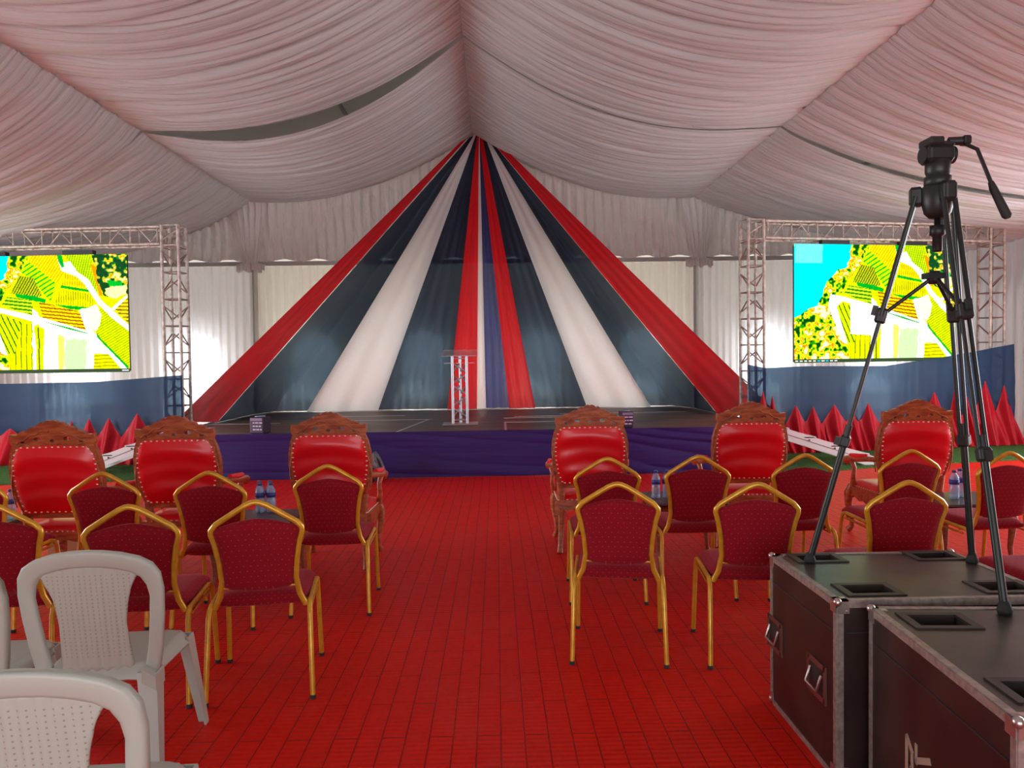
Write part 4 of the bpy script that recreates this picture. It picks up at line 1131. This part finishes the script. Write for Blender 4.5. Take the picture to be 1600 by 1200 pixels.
# ------------------------------------------------------------------ white plastic chairs
def plastic_chair():
    e = empty('plastic_chair')
    def lean(z): return -.20 - .17*max(0, z - .43)
    def band(p, w, d, n=8): pass
    # backrest: arch rim + splat in one moulding
    g = MB()
    arch = [(-.215, .40), (-.232, .50), (-.246, .62), (-.252, .72), (-.245, .785), (-.222, .825), (-.18, .853), (-.12, .872), (-.06, .882), (0, .885)]
    arch = arch + [(-x, z) for x, z in reversed(arch[:-1])]
    inner = [(-.165, .40), (-.186, .50), (-.200, .62), (-.207, .70), (-.200, .742), (-.182, .775), (-.15, .797), (-.10, .812), (-.05, .820), (0, .822)]
    inner = inner + [(-x, z) for x, z in reversed(inner[:-1])]
    def dense(L, k=3):
        o = []
        for i in range(len(L) - 1):
            for q in range(k): o.append((lerp(L[i][0], L[i + 1][0], q/k), lerp(L[i][1], L[i + 1][1], q/k)))
        o.append(L[-1]); return o
    A = dense(arch); B = dense(inner); n = len(A)
    def yc(x, z): return lean(z) + .45*x*x
    def f(u, v):
        i = round(u*(n - 1)); x = lerp(A[i][0], B[i][0], v); z = lerp(A[i][1], B[i][1], v)
        return (x, yc(x, z) - .006*math.sin(PI*v)**.7 + .012*v, z)
    g.slab(f, n, 7, lambda u, v: (0, .026 if 0 < v < 1 else .030, 0), True)
    # splat
    def hw(z): return float(np.interp(z, [.40, .45, .52, .60, .68, .74, .79, .825], [.130, .128, .122, .118, .128, .146, .172, .20]))
    def sfn(u, v):
        z = lerp(.415, .832, v); w = hw(z); x = (2*u - 1)*w
        return (x, yc(x, z) + .017 - .003*math.cos(x*2*PI/.038), z)
    g2 = MB(); g2.slab(sfn, 41, 22, lambda u, v: (0, .007, 0), True)
    g.build('back_rim', M['plastic'], e)
    g2.build('splat', M['perf'], e, label='perforated centre panel')
    # seat
    g = MB()
    def sf(u, v):
        x = 2*u - 1; y = 2*v - 1
        ww = .225 - .02*(1 - v); r_ = (abs(x)**8 + abs(y)**8)**(1/8) if (x or y) else 0
        dish = -.014*(1 - x*x)*(1 - y*y); drop = -.045*max(0, r_ - .86)/.14
        rc = 1 - .05*(abs(x)*abs(y))**4
        return (x*ww*rc, .02 + y*.225*rc, .435 + dish + drop - .012*max(0, y)**3)
    g.slab(sf, 29, 29, lambda u, v: (0, 0, -.006), True)
    # brackets joining seat and back posts
    for s_ in (-1, 1):
        g.slab(lambda u, v: (s_*lerp(.175, .225, u), lerp(-.23, -.14, v), lerp(.43, .40, u) + .0), 3, 4, lambda u, v: (0, 0, -.05), False)
    g.build('seat', M['plastic'], e)
    for sx in (-1, 1):
        for sy in (-1, 1):
            g = MB()
            top = Vector((sx*.182, (.186 if sy > 0 else -.165), .408)); bot = Vector((sx*.238, (.245 if sy > 0 else -.285), 0))
            # angle-profile tapered leg
            secs = []
            for t in (0, .3, .65, 1):
                c = top.lerp(bot, t); w = lerp(.036, .021, t); th_ = .007
                L = [(w, w), (-w, w), (-w, w - th_), (w - th_, w - th_), (w - th_, -w), (w, -w)]
                secs.append([(c.x + sx*p, c.y + sy*q, c.z) for p, q in L])
            vs = [p for s__ in secs for p in s__]; fs = []
            for i in range(3):
                for k_ in range(6): fs.append((i*6 + k_, i*6 + (k_ + 1) % 6, (i + 1)*6 + (k_ + 1) % 6, (i + 1)*6 + k_))
            fs.append((18, 19, 20, 21)); fs.append((18, 21, 22, 23)); fs.append((3, 2, 1, 0)); fs.append((5, 4, 3, 0))
            g.add(vs, fs, False); g.build('leg', M['plastic'], e)
    return e
pc = plastic_chair()
PL = [(-1.49, 2.74, 4, 'whole white plastic chair with perforated back, behind the nearest one'),
      (-1.06, 1.66, 3, 'nearest white plastic chair, cut off by the bottom left corner'),
      (-2.01, 2.66, 2, 'white plastic chair with only its right back post at the left edge')]
for i, (x, y, a, lab) in enumerate(PL):
    o = pc if i == 0 else copy_tree(pc)
    a = R(a); o.location = (x - .27*math.sin(a), y + .27*math.cos(a), 0); o.rotation_euler = (0, 0, a)
    tag(o, lab, 'chair', 'white plastic chairs at the bottom left')

# ------------------------------------------------------------------ flight cases
def flight_case(label, loc, rz, w, d, h, handles=True, logo=False, cups=()):
    e = empty('flight_case', loc, rz, label=label, cat='flight case', group='black road cases at the bottom right')
    # body open at the top, with a lid that has four dishes
    g = MB(); t = .012; b0 = .0
    g.box((w/2, d/2, b0 + .01), (w, d, .02)); g.box((t/2, d/2, h/2), (t, d, h - .02)); g.box((w - t/2, d/2, h/2), (t, d, h - .02))
    g.box((w/2, t/2, h/2), (w - 2*t, t, h - .02)); g.box((w/2, d - t/2, h/2), (w - 2*t, t, h - .02)); g.build('case_body', M['case'], e)
    cw, cd = .165, .105
    outer = [(0, 0), (w, 0), (w, d), (0, d)]
    loops = [outer] + [[(cx - cw/2, cy - cd/2), (cx - cw/2, cy + cd/2), (cx + cw/2, cy + cd/2), (cx + cw/2, cy - cd/2)] for cx, cy in cups]
    Sw = Matrix(((1, 0, 0, 0), (0, 0, 1, 0), (0, 1, 0, 0), (0, 0, 0, 1)))
    g = MB(); g.plate(loops, h - .014, h, Sw); g.build('lid', M['case_top'], e, label='scuffed dark lid')
    for cx, cy in cups:
        g = MB()
        g.box((cx, cy, h - .062), (cw, cd, .006))
        for s_ in (-1, 1):
            g.box((cx + s_*(cw/2 - .003), cy, h - .03), (.006, cd, .062)); g.box((cx, cy + s_*(cd/2 - .003), h - .03), (cw - .012, .006, .062))
            g.box((cx + s_*(cw/2 + .012), cy, h + .0025), (.028, cd + .05, .005)); g.box((cx, cy + s_*(cd/2 + .012), h + .0025), (cw, .026, .005))
        g.build('castor_dish', M['dish'], e, label='recessed dark metal dish')
    g = MB(); q = .016; L_ = .024; tt = .003
    def edge(p, dv, n1, n2):
        """angle strip along dv starting at p, wings towards n1 and n2"""
        p = Vector(p); dv = Vector(dv); n1 = Vector(n1); n2 = Vector(n2)
        for a, o_ in ((n1, n2), (n2, n1)):
            c = p + dv/2 + a*L_/2 - o_*tt/2
            dm = [abs(dv[i]) + abs(a[i])*L_ + abs(o_[i])*tt for i in range(3)]
            g.box(c, dm)
    for z, nz in ((0, 1), (h, -1)):
        edge((0, 0, z), (w, 0, 0), (0, 1, 0), (0, 0, nz)); edge((0, d, z), (w, 0, 0), (0, -1, 0), (0, 0, nz))
        edge((0, 0, z), (0, d, 0), (1, 0, 0), (0, 0, nz)); edge((w, 0, z), (0, d, 0), (-1, 0, 0), (0, 0, nz))
    for x, nx in ((0, 1), (w, -1)):
        for y, ny in ((0, 1), (d, -1)): edge((x, y, 0), (0, 0, h), (nx, 0, 0), (0, ny, 0))
    g.build('edge_trim', M['trim'], e, label='dull aluminium edging')
    for x in (0, w):
        for y in (0, d):
            for z in (.0, h):
                g = MB(); sx = 1 if x == 0 else -1; sy = 1 if y == 0 else -1; sz = 1 if z == 0 else -1
                zc = z + (.012 if z == 0 else 0)
                g.ball((x + sx*.004, y + sy*.004, zc + sz*.004), .016, 10)
                g.box((x + sx*.022, y - sy*.0035, zc + sz*.022), (.044, .003, .044)); g.box((x - sx*.0035, y + sy*.022, zc + sz*.022), (.003, .044, .044))
                g.box((x + sx*.022, y + sy*.022, z - sz*.001 if z else .004), (.044, .044, .004))
                g.ball((x + sx*.034, y - sy*.005, zc + sz*.034), .005, 6)
                g.build('ball_corner', M['steel'], e)
    # lid seam
    g = MB()
    g.box((-.002, d/2, h - .115), (.004, d - .07, .003)); g.box((w/2, -.002, h - .115), (w - .07, .004, .003)); g.build('lid_seam', M['dark_metal'], e)
    if handles:
        for (hy, hz) in ((.60, .325), (.165, .315)):
            g = MB()
            hw_, hh = .075, .062
            for s_ in (-1, 1):
                g.box((-.004, hy + s_*hw_, hz), (.006, .022, 2*hh + .02)); g.box((-.004, hy, hz + s_*hh), (.006, 2*hw_, .022))
            hb = g.build('handle_plate', M['redtrim'], e)
            g = MB(); g.box((-.003, hy, hz), (.004, 2*hw_ - .02, 2*hh - .02)); g.build('recess', M['black'], hb)
            g = MB(); g.tube([(-.008, hy - .05, hz + .03), (-.026, hy - .05, hz - .03), (-.026, hy + .05, hz - .03), (-.008, hy + .05, hz + .03)], .006, 6)
            g.build('bail_handle', M['steel'], hb)
    if logo:
        g = MB()
        def bar(y0, z0, y1, z1, wd):
            a = Vector((0, y0, z0)); b = Vector((0, y1, z1)); dv = (b - a).normalized(); nn = Vector((0, -dv.z, dv.y))*wd/2
            P4 = [a + nn, b + nn, b - nn, a - nn]; vs = [(-.0035, p.y, p.z) for p in P4] + [(-.001, p.y, p.z) for p in P4]
            g.add(vs, [(0, 1, 2, 3), (7, 6, 5, 4), (0, 4, 5, 1), (1, 5, 6, 2), (2, 6, 7, 3), (3, 7, 4, 0)])
        Y0, Z0 = .565, .180
        bar(Y0, Z0, Y0, Z0 + .165, .016); bar(Y0 + .003, Z0 + .165, Y0 - .040, Z0 + .125, .018)
        bar(Y0 - .036, Z0 + .130, Y0 - .036, Z0 + .045, .014); bar(Y0 - .030, Z0 + .085, Y0 - .005, Z0 + .085, .0)
        bar(Y0 - .030, Z0 + .080, Y0 - .075, Z0 - .01, .016)
        bar(Y0 - .062, Z0 + .168, Y0 - .062, Z0 + .105, .014); bar(Y0 - .056, Z0 + .112, Y0 - .150, Z0 + .158, .020)
        bar(Y0 - .085, Z0 + .090, Y0 - .100, Z0 - .01, .016); bar(Y0 - .145, Z0 + .120, Y0 - .145, Z0 + .10, .012); bar(Y0 - .115, Z0 + .03, Y0 - .150, Z0 - .02, .014)
        g.build('painted_logo', M['logo'], e, label='pale stencilled letters')
    return e
M['dish'] = mat('castor_dish_metal', (.045, .035, .028), .45, .4)
M['steel'] = mat('corner_steel', (.55, .50, .46), .28, .9)
M['redtrim'] = mat('handle_plate_metal', (.22, .10, .08), .4, .6)
M['logo'] = mat('logo_paint', (.42, .33, .24), .6)
flight_case('farther road case with the left tripod foot on its lid and handles on its side', (1.215, 2.69, 0), 0, .815, .66, .664, True, False, [(.175, .125), (.175, .585), (.69, .125), (.69, .585)])
flight_case('nearest road case in the bottom right corner with pale stencilled letters', (1.247, 1.785, 0), R(-4.0), .86, .85, .660, False, True, [(.165, .705), (.165, .17), (.70, .705), (.70, .17)])

# ------------------------------------------------------------------ tripod
tp = empty('video_tripod', (1.69, 2.96, .664), 0, label='tall black video tripod without a camera, standing on the road cases', cat='tripod')
apex = Vector((.045, 0, 1.445))
feet = [(-.36, .24, .0), (.31, .19, .0), (.03, -.43, -.002)]
lat = []
for i, fpt in enumerate(feet):
    F_ = Vector(fpt); d0 = Vector((F_.x - apex.x, F_.y - apex.y, 0)).normalized(); top = apex + d0*.075 + Vector((0, 0, .06))
    F_ = F_ + Vector((0, 0, .014))
    ax = (F_ - top); side = ax.cross(d0).normalized()*.021
    g = MB()
    P = lambda t: top + ax*t
    for s_ in (-1, 1): g.tube([P(0) + side*s_, P(.31) + side*s_], .0095, 8)
    for s_ in (-1, 1): g.tube([P(.28) + side*s_*.62, P(.67) + side*s_*.62], .0078, 8)
    g.tube([P(.61), P(.985)], .0135, 8)
    lg = g.build('leg', M['tripod'], tp)
    rot = ax.to_track_quat('Z', 'Y').to_matrix().to_4x4()
    g = MB(); g.box(P(.31), (.052, .042, .062), rot, 0, .009); g.box(P(.295) + d0*.03, (.02, .02, .04), rot); g.build('leg_clamp', M['black'], lg)
    g = MB(); g.box(P(.655), (.046, .040, .052), rot, 0, .009); g.box(P(.655) + d0*.028, (.018, .022, .035), rot); g.build('leg_clamp', M['black'], lg)
    g = MB(); g.lathe([(.012, -.014), (.022, -.014), (.025, .0), (.018, .018), (.014, .03)], 12, Matrix.Translation(P(1.0))); g.build('rubber_foot', M['rubber'], lg)
    g = MB(); g.box(top + Vector((0, 0, .0)), (.05, .05, .075), Matrix.Rotation(math.atan2(d0.y, d0.x), 4, 'Z'), 0, .012); g.build('hinge_block', M['black'], lg)
    lat.append(P(.31))
hub = Vector((.035, 0, 1.19))
g = MB(); g.lathe([(.022, -.03), (.026, 0), (.018, .02)], 10, Matrix.Translation(hub)); g.box(hub + Vector((-.01, -.01, .0)), (.07, .05, .022)); g.build('spreader_hub', M['black'], tp)
for q in lat:
    g = MB(); g.tube([hub, q], .008, 6); g.build('spreader_arm', M['tripod'], tp)
bowl = MB(); Mt = Matrix.Translation(apex)
bowl.lathe([(.030, -.03), (.048, -.01), (.058, .03), (.060, .085), (.052, .095)], 20, Mt); bowl.build('bowl', M['black'], tp)
g = MB(); g.lathe([(.014, -.16), (.018, -.155), (.018, -.10), (.028, -.095), (.028, -.06), (.012, -.055), (.012, -.02)], 12, Mt); g.build('bowl_clamp_knob', M['black'], tp)
hd = empty('fluid_head', (0, 0, 0)); hd.parent = tp
g = MB(); g.lathe([(.050, .09), (.048, .13), (.040, .135), (.046, .15), (.046, .19), (.034, .20)], 18, Mt)
g.box(apex + Vector((-.005, 0, .215)), (.105, .085, .065), None, 0, .014)
g.tube([apex + Vector((-.062, 0, .215)), apex + Vector((.060, 0, .215))], .034, 16, up=(0, 0, 1))
hbody = g.build('head_body', M['black'], hd)
bpy.data.objects.remove(hd); hbody.parent = tp
g = MB(); g.box(apex + Vector((-.025, 0, .262)), (.055, .09, .03), None, 0, .006); g.box(apex + Vector((-.002, 0, .252)), (.10, .075, .018), None, 0, .006); g.build('camera_plate', M['black'], hbody)
g = MB(); g.tube([apex + Vector((.03, -.02, .262)), apex + Vector((.095, -.03, .262))], .016, 10); g.box(apex + Vector((.09, -.03, .262)), (.03, .04, .034), None, 0, .006); g.build('handle_mount', M['black'], hbody)
g = MB(); A_ = apex + Vector((.088, -.03, .25)); g.tube([A_, A_ + Vector((.030, -.03, -.03)), A_ + Vector((.056, -.08, -.18))], .0075, 8); g.build('pan_bar', M['tripod'], hbody)
g = MB(); g.tube([A_ + Vector((.053, -.075, -.165)), A_ + Vector((.058, -.082, -.19)), A_ + Vector((.085, -.12, -.30)), A_ + Vector((.087, -.122, -.31))], [.010, .014, .017, .010], 10); g.build('pan_grip', M['rubber'], hbody)
